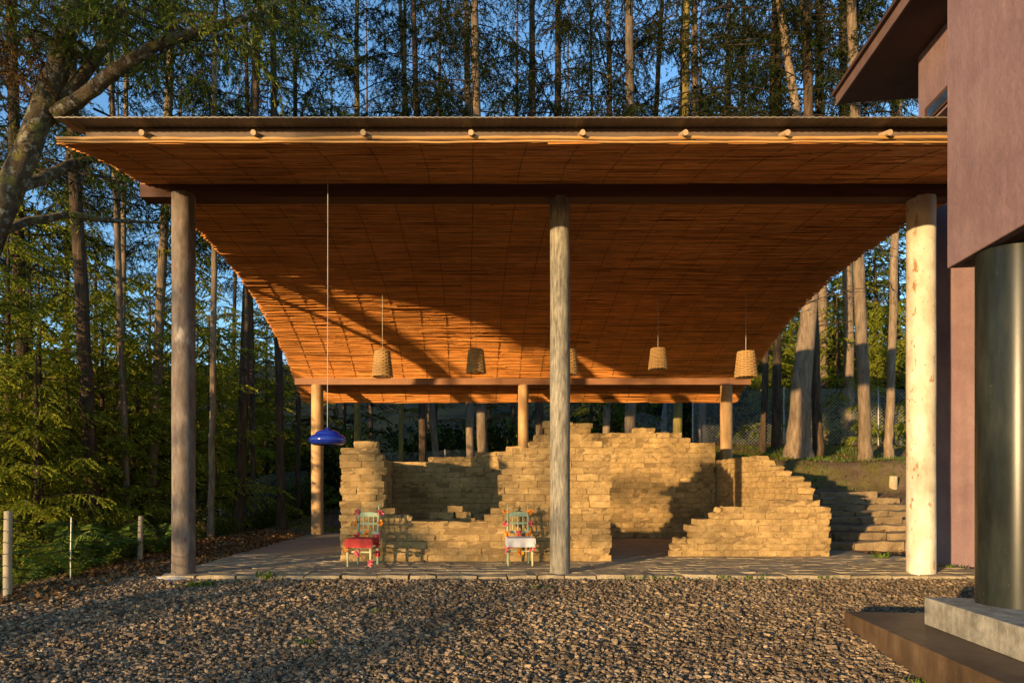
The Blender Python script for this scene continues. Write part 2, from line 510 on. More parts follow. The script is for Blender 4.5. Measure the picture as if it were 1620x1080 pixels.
def ico():
    t = (1 + 5 ** .5) / 2
    v = np.array([[-1, t, 0], [1, t, 0], [-1, -t, 0], [1, -t, 0], [0, -1, t], [0, 1, t], [0, -1, -t], [0, 1, -t], [t, 0, -1], [t, 0, 1], [-t, 0, -1], [-t, 0, 1]], float)
    v /= np.linalg.norm(v[0])
    f = np.array([[0, 11, 5], [0, 5, 1], [0, 1, 7], [0, 7, 10], [0, 10, 11], [1, 5, 9], [5, 11, 4], [11, 10, 2], [10, 7, 6], [7, 1, 8], [3, 9, 4], [3, 4, 2], [3, 2, 6], [3, 6, 8],
                  [3, 8, 9], [4, 9, 5], [2, 4, 11], [6, 2, 10], [8, 6, 7], [9, 8, 1]])
    return v, np.hstack([f, f[:, 2:3]])


def rand_rot(n, rng):
    q = rng.normal(size=(n, 4))
    q /= np.linalg.norm(q, axis=1)[:, None]
    w, x, y, z = q.T
    return np.stack([np.stack([1 - 2 * (y * y + z * z), 2 * (x * y - z * w), 2 * (x * z + y * w)], -1), np.stack([2 * (x * y + z * w), 1 - 2 * (x * x + z * z), 2 * (y * z - x * w)], -1),
                     np.stack([2 * (x * z - y * w), 2 * (y * z + x * w), 1 - 2 * (x * x + y * y)], -1)], 1)


def build_gravel():
    rng = np.random.default_rng(3)
    ov = np.array([[1, 0, 0], [-1, 0, 0], [0, 1, 0], [0, -1, 0], [0, 0, 1], [0, 0, -1]], float)
    of = np.array([[0, 2, 4, 4], [2, 1, 4, 4], [1, 3, 4, 4], [3, 0, 4, 4], [2, 0, 5, 5], [1, 2, 5, 5], [3, 1, 5, 5], [0, 3, 5, 5]])
    n = 300000
    x = rng.uniform(-9, 8.6, n)
    y = rng.uniform(4.6, 13.5, n)
    keep = (np.abs(x - 0.055 * y) < 0.78 * y + 0.4)
    infl = (x > FLX0 - 0.02) & (y > FLY0 - 0.05)
    right = (x > 6.9) & (y > 10.02) & (y < 12.3)
    fade = rng.random(n) < np.where(y > 10.3, np.clip(1 - (y - 10.3) / 3.0, 0.0, 1), 1)
    keep &= (~infl | right) & fade & ((x > -6.9) | (y < 9.4))
    keep &= ~((x > 7.5) & (y > 12.2))
    x, y = x[keep], y[keep]
    V, F, off = [], [], 0
    cv = np.array([[a, b, c] for c in (-1, 1) for b in (-1, 1) for a in (-1, 1)], float) * 0.68
    cf = np.array([[0, 2, 3, 1], [4, 5, 7, 6], [0, 1, 5, 4], [2, 6, 7, 3], [0, 4, 6, 2], [1, 3, 7, 5]])
    for lod, (ya, yb) in enumerate(((0, 6.3), (6.3, 8.6), (8.6, 99))):
        iv, jf = (ico(), (cv, cf), (ov * 1.12, of))[lod]
        nk = len(iv)
        sel = (y >= ya) & (y < yb)
        xx, yy = x[sel], y[sel]
        n = len(xx)
        size = 0.0138 * np.exp(np.clip(rng.normal(0, 0.36, n), -.9, .75))
        z = ground_z(xx, yy) + size * rng.uniform(0.05, 0.9, n)
        sc = np.stack([rng.uniform(0.9, 1.7, n), rng.uniform(0.6, 1.1, n), rng.uniform(0.35, 0.8, n)], -1) * size[:, None]
        loc = iv[None] * (1 + (0.30, 0.42, 0.30)[lod] * (rng.random((n, nk, 1)) - .5) * 2) * sc[:, None, :]
        yaw = rng.uniform(0, 6.283, n)
        tilt = rng.normal(0, 0.42, n)
        ca, sa, ct, st = np.cos(yaw), np.sin(yaw), np.cos(tilt), np.sin(tilt)
        p = loc.copy()
        p[..., 1] = loc[..., 1] * ct[:, None] - loc[..., 2] * st[:, None]
        p[..., 2] = loc[..., 1] * st[:, None] + loc[..., 2] * ct[:, None]
        q = p.copy()
        q[..., 0] = p[..., 0] * ca[:, None] - p[..., 1] * sa[:, None]
        q[..., 1] = p[..., 0] * sa[:, None] + p[..., 1] * ca[:, None]
        V.append((q + np.stack([xx, yy, z], -1)[:, None, :]).reshape(-1, 3))
        F.append((jf[None] + (np.arange(n) * nk)[:, None, None]).reshape(-1, 4) + off)
        off += n * nk
        print('gravel stones', n)
    o = link('gravel', make_mesh('gravel', np.vstack(V), np.vstack(F), None, [M['gravel']]))
    tag(o, 'loose grey brown crushed gravel covering the yard', 'gravel', None, 'stuff')


build_gravel()


def build_litter():
    rng = np.random.default_rng(5)
    n = 34000
    x = np.concatenate([rng.uniform(-11, 12, 24000), rng.uniform(-6.8, -4.0, 10000)])
    y = np.concatenate([rng.uniform(8.5, 30, 24000), rng.uniform(8.6, 18.5, 10000)])
    infl = (x > FLX0 + rng.normal(0, .12, n)) & (x < FLX1 + .1) & (y < FLY1)
    keep = ~infl & ((y > 10.2) | (x < -5.2))
    keep &= ~((x > 6.9) & (y < 13.2))
    x, y = x[keep], y[keep]
    n = len(x)
    z = ground_z(x, y) + rng.uniform(0.01, 0.05, n)
    yaw = rng.uniform(0, 6.28, n)
    L = rng.uniform(0.025, 0.06, n)
    W = L * rng.uniform(0.3, 0.6, n)
    d = np.stack([np.cos(yaw), np.sin(yaw), rng.normal(0, .45, n)], -1)
    s = np.stack([-np.sin(yaw), np.cos(yaw), rng.normal(0, .45, n)], -1)
    c = np.stack([x, y, z], -1)
    v = np.stack([c - d * L[:, None], c + s * W[:, None], c + d * L[:, None], c - s * W[:, None]], 1).reshape(-1, 3)
    f = np.arange(n * 4).reshape(-1, 4)
    o = link('leaf_litter', make_mesh('leaf_litter', v, f, None, [M['litter']]))
    tag(o, 'dry brown fallen leaves covering the forest floor', 'leaf litter', None, 'stuff')


build_litter()


# ------------------------------------------------------------------ paved floor with kerb stones and pavers
def jitter_box(sx, sy, sz, nx, ny, nz, amp, rng, round_=0.0):
    """closed box surface with (nx,ny,nz) segments and moved vertices, centred at the origin; about 12 to 60 triangles"""
    idx, v = {}, []

    def vid(i, j, k):
        key = (i, j, k)
        if key not in idx:
            idx[key] = len(v)
            p = np.array([(i / nx - .5) * sx, (j / ny - .5) * sy, (k / nz - .5) * sz])
            e = sum((i in (0, nx), j in (0, ny), k in (0, nz)))
            if round_ and e >= 2:
                p *= 1 - round_ * (e - 1) * np.array([min(1, sz / sx), min(1, sz / sy), 1])
            v.append(p + rng.normal(0, amp, 3))
        return idx[key]
    f = []
    for i in range(nx):
        for j in range(ny):
            f.append([vid(i, j, 0), vid(i, j + 1, 0), vid(i + 1, j + 1, 0), vid(i + 1, j, 0)])
            f.append([vid(i, j, nz), vid(i + 1, j, nz), vid(i + 1, j + 1, nz), vid(i, j + 1, nz)])
    for i in range(nx):
        for k in range(nz):
            f.append([vid(i, 0, k), vid(i + 1, 0, k), vid(i + 1, 0, k + 1), vid(i, 0, k + 1)])
            f.append([vid(i, ny, k), vid(i, ny, k + 1), vid(i + 1, ny, k + 1), vid(i + 1, ny, k)])
    for j in range(ny):
        for k in range(nz):
            f.append([vid(0, j, k), vid(0, j, k + 1), vid(0, j + 1, k + 1), vid(0, j + 1, k)])
            f.append([vid(nx, j, k), vid(nx, j + 1, k), vid(nx, j + 1, k + 1), vid(nx, j, k + 1)])
    return np.array(v), np.array(f)


def build_floor():
    mb = MB()
    mb.box(FLX0, FLX1, FLY0 + 0.32, FLY1, -0.25, -0.009)
    fl = mb.build('floor', [M['floor']])
    tag(fl, 'worn stone paving under the pavilion roof', None, None, 'structure')
    rng = np.random.default_rng(11)
    kerbs = []
    for k in range(5):
        v, f = jitter_box(0.5, 0.34, 0.2, 3, 2, 1, 0.007, rng, 0.06)
        kerbs.append(make_mesh('kerb_stone', v, f, None, [M['paver']]))
    x = FLX0 + 0.02
    while x < FLX1 + 0.5:
        w = rng.uniform(0.36, 0.62)
        o = link('kerb_stone', kerbs[rng.integers(5)], fl, (x + w / 2, FLY0 + 0.15 + rng.normal(0, .012), -0.098 + rng.normal(0, .007)))
        o.scale = ((w - 0.006) / 0.5, 1, 1)
        o.rotation_euler = (rng.normal(0, .012), rng.normal(0, .01), rng.normal(0, .015))
        x += w
    pav = []
    for k in range(7):
        v, f = jitter_box(0.42, 0.3, 0.05, 3, 2, 1, 0.0035, rng, 0.02)
        pav.append(make_mesh('paver', v, f, None, [M['paver']]))
    n = 0
    y = FLY0 + 0.335
    while n < 285 and y < 14:
        d = rng.uniform(0.22, 0.34)
        x = FLX0 + rng.uniform(0, .1)
        while x < FLX1 - 0.1 and n < 285:
            w = rng.uniform(0.3, 0.62)
            o = link('paver', pav[rng.integers(7)], fl, (x + w / 2, y + d / 2, -0.025 + rng.normal(0, .0022)))
            o.scale = ((w - .005) / .42, (d - .005) / .3, 1)
            o.rotation_euler = (rng.normal(0, .008), rng.normal(0, .008), rng.normal(0, .03))
            x += w
            n += 1
        y += d


build_floor()


# ------------------------------------------------------------------ pavilion
PROF_Y = np.array([7.75, 8.22, 9.17, 10.2, 11.3, 12.28, 13.2, 14.47, 15.34, 16.29, 17.2, 18.1, 18.97, 20.05])
PROF_Z = np.array([5.29, 5.44, 5.69, 5.865, 5.955, 5.965, 5.93, 5.815, 5.675, 5.45, 5.165, 4.815, 4.40, 3.79])


def prof(y):
    """height of the cane ceiling at depth y (smooth cubic through the measured points)"""
    y = np.asarray(y, float)
    m = np.gradient(PROF_Z, PROF_Y)
    i = np.clip(np.searchsorted(PROF_Y, y) - 1, 0, len(PROF_Y) - 2)
    h = PROF_Y[i + 1] - PROF_Y[i]
    t = (y - PROF_Y[i]) / h
    return ((2 * t ** 3 - 3 * t ** 2 + 1) * PROF_Z[i] + (t ** 3 - 2 * t ** 2 + t) * h * m[i] + (-2 * t ** 3 + 3 * t ** 2) * PROF_Z[i + 1] + (t ** 3 - t ** 2) * h * m[i + 1])


RX0, RX1 = -4.97, 7.72
COLX = (-4.36, 1.36, 6.9)
YB, YF = 18.75, 10.42


def arc_samples(y0, y1, step):
    yy = np.linspace(y0, y1, 2000)
    zz = prof(yy)
    s = np.concatenate([[0], np.cumsum(np.hypot(np.diff(yy), np.diff(zz)))])
    n = int(s[-1] / step)
    t = np.linspace(0, s[-1], n)
    return np.interp(t, s, yy), np.interp(t, s, zz)


def build_pavilion():
    pv = thing('pavilion', (1.4, 14, 0), 'open pavilion with arched cane ceiling on six round columns', 'pavilion')
    rng = np.random.default_rng(21)

    # canes, laid across in lengths that butt unevenly
    yy, zz = arc_samples(8.22, 20.05, 0.0265)
    V, F, nv = [], [], 0
    ring = 5
    ang = np.arange(ring) / ring * 2 * math.pi
    for y, z in zip(yy, zz):
        x = RX0 - rng.uniform(0, 0.06)
        while x < RX1:
            L = rng.uniform(1.4, 3.4)
            x2 = min(x + L, RX1 + rng.uniform(-0.03, 0.06))
            if RX1 - x2 < 0.4:
                x2 = RX1 + rng.uniform(-0.03, 0.06)
            k = 5
            xs = np.linspace(x, x2 - 0.01, k)
            r = rng.uniform(0.0095, 0.0150) * np.linspace(1, rng.uniform(0.75, 1.0), k)
            oz = -0.004 + rng.normal(0, 0.0055, k) + rng.normal(0, 0.0045)
            oy = rng.normal(0, 0.0055, k) + rng.normal(0, 0.004)
            if rng.random() < 0.02:
                oz = oz - np.sin(np.linspace(0, math.pi, k)) * rng.uniform(0.01, 0.035)
            c = np.stack([xs, y + oy, z + oz], -1)
            v = c[:, None, :] + np.stack([np.zeros(ring), np.cos(ang), np.sin(ang)], -1)[None] * r[:, None, None]
            V.append(v.reshape(-1, 3))
            for i in range(k - 1):
                for j in range(ring):
                    j2 = (j + 1) % ring
                    F.append([nv + i * ring + j, nv + (i + 1) * ring + j, nv + (i + 1) * ring + j2, nv + i * ring + j2])
            nv += k * ring
            x = x2
    ce = link('cane_ceiling', make_mesh('cane_ceiling', np.vstack(V) - world_loc(pv), np.array(F), None, [M['cane']], True), pv)
    tag(ce, None, None, None, 'stuff')

    # tie cords running with the curve, every 0.65 m
    ty = np.linspace(8.2, 20.0, 44)
    k = 0
    x = 0.0 - 0.65 * 7
    while x < RX1:
        mb = MB()
        wob = np.cumsum(rng.normal(0, 0.006, len(ty)))
        mb.tube(np.stack([x + wob, ty, prof(ty) - 0.0175], -1), 0.0048, 4, cap=False)
        mb.build('tie_cord', [M['tie']], pv)
        x += 0.65

    # roof sheet, corrugated, with its lower front edge
    xs = np.arange(RX0 + 0.06, RX1 + 0.12, 0.0225)
    ys = np.concatenate([[8.0, 8.15], np.linspace(8.3, 20.25, 38)])
    zoff = np.interp(ys, [8.0, 8.3, 9.5], [0.252, 0.19, 0.17])
    zs = prof(np.clip(ys, 7.75, 20.05)) + zoff - np.clip(ys - 20.05, 0, 1) * 0.5
    X, Y = np.meshgrid(xs, ys)
    Z = zs[:, None] + 0.0035 * np.sin(xs * 2 * math.pi / 0.09)[None, :]
    nx, ny = len(xs), len(ys)
    v1 = np.stack([X, Y, Z], -1).reshape(-1, 3)
    v2 = v1 + np.array([0, 0, 0.012])
    i = np.arange((nx - 1) * (ny - 1))
    a = (i // (nx - 1)) * nx + i % (nx - 1)
    f1 = np.stack([a, a + nx, a + nx + 1, a + 1], -1)
    f2 = np.stack([a, a + 1, a + nx + 1, a + nx], -1) + nx * ny
    e = np.arange(nx - 1)
    f3 = np.stack([e, e + 1, e + 1 + nx * ny, e + nx * ny], -1)
    e2 = e + (ny - 1) * nx
    f4 = np.stack([e2 + 1, e2, e2 + nx * ny, e2 + 1 + nx * ny], -1)
    g = np.arange(ny - 1) * nx
    f5 = np.stack([g + nx, g, g + nx * ny, g + nx + nx * ny], -1)
    g2 = g + nx - 1
    f6 = np.stack([g2, g2 + nx, g2 + nx + nx * ny, g2 + nx * ny], -1)
    link('roof_sheet', make_mesh('roof_sheet', np.vstack([v1, v2]) - world_loc(pv), np.vstack([f1, f2, f3, f4, f5, f6]), None, [M['sheet']]), pv)

    # dark board just above the canes closes the gaps
    ys = np.linspace(8.30, 20.1, 40)
    mb = MB()
    zz2 = prof(np.clip(ys, 7.75, 20.05)) + 0.022
    v = np.array([[xx, y, z + dz] for y, z in zip(ys, zz2) for dz in (0, 0.02) for xx in (RX0 + 0.03, RX1 - 0.03)])
    f = []
    for i in range(len(ys) - 1):
        b = i * 4
        f += [[b, b + 4, b + 5, b + 1], [b + 2, b + 3, b + 7, b + 6], [b, b + 2, b + 6, b + 4], [b + 1, b + 5, b + 7, b + 3]]
    mb.add(v, f)
    mb.build('roof_board', [M['tie']], pv)

    # rafters: round poles that follow the curve above the board, ends showing under the sheet
    for px in (223, 400, 574, 745, 922, 1085, 1247, 1409):
        x = xat(px, 8.08)
        ry = np.linspace(8.09, 20.0, 30)
        mb = MB()
        rz = prof(np.clip(ry, 7.75, 20.05)) + 0.098
        mb.tube(np.stack([np.full(30, x), ry, rz], -1), 0.033, 10, jit=0.05)
        mb.build('rafter', [M['pole_end']], pv)

    # fascia board behind the rafter ends
    mb = MB()
    z = float(prof(8.3))
    mb.box(RX0 + 0.28, RX1, 8.27, 8.295, z + 0.025, z + 0.178)
    mb.build('fascia', [M['fascia']], pv)

    # two bamboo poles along the front edge
    for dy, dz, r in ((-0.015, 0.046, 0.021), (0.0, 0.006, 0.013)):
        mb = MB()
        xs = np.arange(RX0 - 0.02, RX1 + 0.1, 0.11)
        wob = np.convolve(rng.normal(0, 0.013, len(xs) + 8), np.ones(9) / 9, 'valid')
        rad = r * (1 + 0.1 * (np.arange(len(xs)) % 3 == 0))
        mb.tube(np.stack([xs, np.full(len(xs), 8.2 + dy), float(prof(8.2)) + dz + wob * 1.2], -1), rad, 7)
        mb.build('bamboo_pole', [M['bamboo']], pv, True)

    # beams
    mb = MB()
    mb.box(RX0 - 0.05, RX1, YF - 0.13, YF + 0.13, zat(312, 10.3), float(prof(YF)) - 0.03)
    b1 = mb.build('beam', [M['beam']], pv)
    mb = MB()
    zb = float(prof(YB))
    mb.box(xat(466, 18.6), xat(1188, 18.6), YB - 0.14, YB + 0.14, zat(608, 18.6), zat(598, 18.6))
    mb.build('beam', [M['beam_clay']], pv)

    # columns
    def column(x, y, z0, z1, r, mat, foot=None):
        mb = MB()
        zz = np.linspace(z0, z1, 16)
        rr = r * (1 + 0.012 * np.sin(zz * 2.3 + x))
        mb.tube(np.stack([np.full(16, x), np.full(16, y), zz], -1), rr, 28, jit=0.004)
        return mb.build('column', [M[mat]], pv, True)
    ztop = zat(312, 10.3)
    c0 = column(xat(290.5, YF - .15), YF - .15, -0.1, ztop + 0.02, 0.168, 'col_red')
    tag(c0, 'weathered reddish brown column on a rough cement footing')
    tag(column(xat(886, YF), YF, -0.04, ztop + 0.02, 0.152, 'col_grey'), 'grey grained middle column')
    tag(column(xat(1457, YF), YF, -0.04, ztop + 0.02, 0.196, 'col_white'), 'whitewashed column with brown stains')
    zt = zat(608, 18.6)
    for px, mt, r in ((502, 'col_wood', 0.165), (828, 'col_wood', 0.145), (1149, 'col_wood', 0.16)):
        column(xat(px, YB), YB, -0.04, zt + 0.01, r, mt)
    # rough cement footing round the first column
    rng2 = np.random.default_rng(4)
    mb = MB()
    n = 18
    cx, cy = xat(284, YF - .2), YF - 0.17
    pr = []
    for rr, z in ((0.40, -0.2), (0.38, -0.06), (0.31, -0.02), (0.15, -0.01)):
        pr.append([[cx + rr * math.cos(a) * (1 + rng2.normal(0, .06)), cy + rr * .8 * math.sin(a) * (1 + rng2.normal(0, .06)), z + rng2.normal(0, .012)] for a in np.arange(n) / n * 6.2832])
    v = np.array(pr).reshape(-1, 3)
    f = [[i * n + j, i * n + (j + 1) % n, (i + 1) * n + (j + 1) % n, (i + 1) * n + j] for i in range(3) for j in range(n)]
    mb.add(v, f)
    mb.build('footing', [M['cement']], c0)


build_pavilion()


# ------------------------------------------------------------------ adobe walls, brick by brick
BR = (0.40, 0.30, 0.128)
BRICKS = []
for k in range(10):
    bv, bf = jitter_box(BR[0], BR[1], BR[2], 3, 1, 2, 0.005, np.random.default_rng(100 + k), 0.012)
    BRICKS.append(make_mesh('brick', bv, bf, None, [M['adobe']]))
HALVES = []
for k in range(4):
    bv, bf = jitter_box(BR[0], BR[1], BR[2], 2, 1, 2, 0.012, np.random.default_rng(200 + k), 0.05)
    HALVES.append(make_mesh('brick', bv, bf, None, [M['adobe']]))


def adobe_wall(label, p0, p1, top, seed, course=0.117, thick=0.30, gap=0.0065, group='ruined adobe walls', rough=1.0):
    """bricks in running bond from p0 to p1 (front face line); top(u) gives the broken height at u metres from p0"""
    rng = np.random.default_rng(seed)
    p0, p1 = np.array(p0, float), np.array(p1, float)
    L = np.linalg.norm(p1 - p0)
    d = (p1 - p0) / L
    nrm = np.array([-d[1], d[0]])                                   # pointing away from the viewer's side
    w = thing('adobe_wall', (p0[0], p0[1], 0), label, 'wall', group)
    w['kind'] = 'thing'
    ang = math.atan2(d[1], d[0])
    mud = MB()
    k = 0
    cnt = 0
    while k * course < 3.2:
        z0 = k * course
        u = -rng.uniform(0.0, 0.2) if k % 2 else -0.02
        runs = []
        while u < L - 0.02:
            bl = rng.uniform(0.29, 0.42)
            a, b = max(u, 0 + rng.normal(0, .012)), min(u + bl, L + rng.normal(0, .012))
            u += bl
            if b - a < 0.07:
                continue
            # keep the longest stretch of this brick that the broken outline still carries
            us = np.linspace(a + 0.008, b - 0.008, 16)
            good = [z0 + course * 0.62 <= top(q) for q in us]
            best, cur = (0, -1), None
            for i_, g_ in enumerate(good + [False]):
                if g_ and cur is None:
                    cur = i_
                if not g_ and cur is not None:
                    if i_ - cur > best[1] - best[0]:
                        best = (cur, i_)
                    cur = None
            if best[1] < 0:
                continue
            if best != (0, 16):
                a, b = us[best[0]] - 0.008 + rng.normal(0, .012), us[best[1] - 1] + 0.008 + rng.normal(0, .012)
                if b - a < 0.06:
                    continue
            last = z0 + course * 1.62 > top((a + b) / 2)
            me = HALVES[rng.integers(4)] if (b - a < 0.26 or (last and rng.random() < 0.4)) else BRICKS[rng.integers(10)]
            c = p0 + d * (a + b) / 2 + nrm * (thick / 2 + rng.normal(0, .006) * rough)
            o = link('brick', me, w, (c[0] - p0[0], c[1] - p0[1], z0 + course / 2 + rng.normal(0, .002)))
            o.scale = ((b - a - gap) / BR[0], thick / BR[1], (course - gap) / BR[2] * rng.uniform(.98, 1.0))
            o.rotation_euler = (rng.normal(0, .007) * rough, rng.normal(0, .005), ang + rng.normal(0, .007) * rough)
            cnt += 1
            if runs and abs(runs[-1][1] - a) < 0.03:
                runs[-1][1] = b
            else:
                runs.append([a, b])
        for a, b in runs:
            a2, b2 = a + 0.02, b - 0.02
            if b2 - a2 < 0.05:
                continue
            q = [p0 + d * a2 + nrm * 0.009, p0 + d * b2 + nrm * 0.009, p0 + d * b2 + nrm * (thick - 0.013), p0 + d * a2 + nrm * (thick - 0.013)]
            v = [[*p, z] for z in (z0 - 0.012, z0 + course - 0.02) for p in q]
            mud.add(v, [[0, 3, 2, 1], [4, 5, 6, 7], [0, 1, 5, 4], [1, 2, 6, 5], [2, 3, 7, 6], [3, 0, 4, 7]])
        k += 1
    mud.build('mortar', [M['mud']], w)
    print('wall', cnt, label)
    return w


def steps(pts):
    """piecewise constant height from [(u_start, height), ...]"""
    us = [p[0] for p in pts]
    hs = [p[1] for p in pts]
    return lambda u: hs[max(0, int(np.searchsorted(us, u, 'right')) - 1)]


def px_profile(Y, x0, lst):
    return steps([(xat(px, Y) - x0, zat(py, Y)) for px, py in lst])


Y1 = 11.95
x0 = xat(538, Y1)
adobe_wall('front adobe wall fragment with tall ends and broken window gap behind the chairs', (x0, Y1), (xat(967, Y1), Y1),
           px_profile(Y1, x0, [(538, 704), (561, 696), (600, 712), (606, 730), (610, 800), (626, 815), (650, 824), (748, 820), (765, 812), (777, 806), (789, 722), (801, 716), (812, 704),
                               (834, 700), (846, 686), (858, 668), (906, 672), (918, 682), (930, 688), (937, 698), (956, 704)]), 31)
Y2 = 15.5
x0 = xat(598, Y2)
adobe_wall('shaded inner adobe wall seen through the broken window gap', (x0, Y2), (1.15, Y2),
           px_profile(Y2, x0, [(598, 727), (678, 719), (752, 711), (800, 703)]), 32)
adobe_wall('short side adobe wall joining the left pillar to the inner wall', (-1.83, Y1 + 0.31), (-1.83, Y2 - 0.01), steps([(0, 2.0), (1.0, 1.95), (2.0, 1.9)]), 33)
Y3 = 17.5
x0 = xat(895, Y3)
adobe_wall('tall rear adobe wall with uneven top beneath the back beam', (x0, Y3), (6.235, Y3),
           px_profile(Y3, x0, [(895, 668), (938, 680), (975, 686), (1003, 676), (1038, 684), (1078, 693), (1092, 700)]), 34, course=0.128)
XS = 6.25


def side_top(u):
    Y = min(Y3 + 0.30 - u, 17.5)
    return float(np.interp(Y, [12.6, 13.2, 13.21, 13.45, 13.46, 14.0, 14.01, 14.3, 14.31, 14.75, 14.76, 15.05, 15.06, 17.5], [1.28, 1.28, 1.42, 1.42, 1.54, 1.54, 1.68, 1.68, 1.80, 1.80, 1.9, 1.9, 2.02, 2.04]))


w5 = adobe_wall('smooth sunlit side adobe wall with a stepped top beside the stairs', (XS, Y3 + 0.30), (XS, 12.78 + 0.31), side_top, 35, gap=0.006, rough=0.5)
Y4 = 12.78
x0 = xat(1060, Y4)
adobe_wall('low adobe wall fragment tapering to rubble beside the right doorway', (x0, Y4), (xat(1315, Y4), Y4),
           px_profile(Y4, x0, [(1060, 860), (1068, 846), (1090, 832), (1103, 820), (1127, 812), (1148, 803), (1190, 792), (1297, 803)]), 36, gap=0.006, rough=0.6)

# loose bricks stacked inside the window gap
for i, (px, py, rz, lab) in enumerate(((686, 814, 0.5, 'loose adobe brick lying apart at the left of the small pile in the gap'), (719, 804.5, 0.1, 'loose adobe brick lying on top of the small pile inside the gap'),
                                       (707, 814, -0.1, 'lower loose adobe brick of the small pile inside the gap'), (731, 814, 0.25, 'rightmost lower loose adobe brick of the small pile'))):
    YY = 13.3
    x, y, z = at(px, py, YY)
    o = link('loose_brick', BRICKS[i], None, (x, y, z))
    o.scale = (0.72, 0.8, 0.95)
    o.rotation_euler = (0, 0, rz)
    tag(o, lab, 'brick', 'loose bricks inside the ruin')
adobe_wall('low stack of adobe bricks inside the ruin under the loose pile', (xat(672, 13.15), 13.15), (xat(752, 13.15), 13.15), lambda u: 0.74, 37, course=0.14)
LUMPZ = 0.117 * (int((zat(812, Y4) - 0.62 * 0.117) / 0.117) + 1) + 0.045
for i, (px, py, lab) in enumerate(((1137, 806, 'small brick lump balanced on the broken top of the low wall'),)):
    x, y, z = at(px, py, Y4 + 0.15)
    o = link('loose_brick', HALVES[i], None, (x, y, LUMPZ))
    o.scale = (0.25, 0.5, 0.8)
    o.rotation_euler = (0.2, 0.1, 0.6)
    tag(o, lab, 'brick', 'loose bricks inside the ruin')


# ------------------------------------------------------------------ house on the right
HA = -math.radians(8.0)
HX, HY = xat(1498, 7.0), 7.0                         # far left corner of the plastered block
ex = np.array([math.cos(HA), math.sin(HA)])
ey = np.array([-math.sin(HA), math.cos(HA)])


def hloc(x, y):
    d = np.array([x - HX, y - HY])
    return float(d @ ex), float(d @ ey)


def build_house():
    hs = thing('plastered_house', (HX + 2, HY - 3, -0.3), 'mauve plastered house with dark eave and cantilevered block', 'house')

    def hbox(name, mat, x0, x1, y0, y1, z0, z1, parent=hs, bev=0.0):
        mb = MB()
        q = [np.array([HX, HY]) + ex * a + ey * b for a, b in ((x0, y0), (x1, y0), (x1, y1), (x0, y1))]
        v = [[*p, z] for z in (z0, z1) for p in q]
        mb.add(v, [[0, 3, 2, 1], [4, 5, 6, 7], [0, 1, 5, 4], [1, 2, 6, 5], [2, 3, 7, 6], [3, 0, 4, 7]])
        o = mb.build(name, [M[mat]], parent)
        if bev:
            md = o.modifiers.new('bevel', 'BEVEL')
            md.width = bev
            md.segments = 2
        return o
    zs = zat(425, 7.0)
    ze = 6.97
    hbox('wall_block', 'wall', 0, 7, -9, 0, zs, ze - 0.004, bev=0.012)
    hbox('soffit', 'soffit', 0.10, 6.9, -8.9, -0.10, zs - 0.006, zs - 0.001)
    # lower wall that stands behind the column
    mb = MB()
    pA, pB = np.array([xat(1452, 11.75), 11.75]), np.array([12.5, 10.2])
    d = (pB - pA) / np.linalg.norm(pB - pA)
    nn = np.array([-d[1], d[0]])
    q = [pA, pB, pB + nn * 0.3, pA + nn * 0.3]
    mb.add([[*p, z] for z in (-0.3, 6.3) for p in q], [[0, 3, 2, 1], [4, 5, 6, 7], [0, 1, 5, 4], [1, 2, 6, 5], [2, 3, 7, 6], [3, 0, 4, 7]])
    mb.build('lower_wall', [M['wall']], hs)
    # upper storey under the eave
    a, b = hloc(xat(1453, 9.0), 9.0)
    hbox('upper_wall', 'wall', a, a + 5, 0.004, b, 5.93, ze - 0.004)
    wz = 6.16
    wf = hbox('window', 'soffit', a - 0.03, a + 0.02, 0.3, b - 0.22, 5.96, wz)
    hbox('pane', 'glass', a - 0.034, a - 0.031, 0.36, b - 0.30, 5.99, wz - 0.05, wf)
    a2, b2 = hloc(xat(1322, 10.15), 10.15)
    ev = hbox('eave', 'soffit', a2 + 0.03, a2 + 6, -9, b2 - 0.03, ze, ze + 0.10)
    hbox('fascia', 'eave_edge', a2, a2 + 0.028, -9, b2, ze - 0.01, ze + 0.14, ev)
    hbox('roof_edge', 'soffit', a2 - 0.05, a2 + 6, -9, b2 + 0.04, ze + 0.142, ze + 0.19, ev)
    # round dark column on a plinth and step
    cx, cy, r = xat(1545, 6.45) + 0.395, 6.45, 0.335
    mb = MB()
    zz = np.linspace(0.17, zs - 0.006, 12)
    mb.tube(np.stack([np.full(12, cx), np.full(12, cy), zz], -1), r, 40, cap=False)
    mb.build('column', [M['steel_green']], hs, True)
    a3, b3 = hloc(xat(1462, 6.9), 6.9)
    hbox('plinth', 'plinth', a3, a3 + 3, -6, b3, -0.084, 0.19, bev=0.01)
    a4, b4 = hloc(xat(1335, 7.64), 7.64)
    hbox('step', 'step_dark', a4, a4 + 3, -6, b4, -0.5, -0.086, bev=0.012)
    hbox('timber', 'beam_clay', cx - HX + 0.33, cx - HX + 0.5, -6, -0.4, zs - 0.16, zs - 0.012)


build_house()


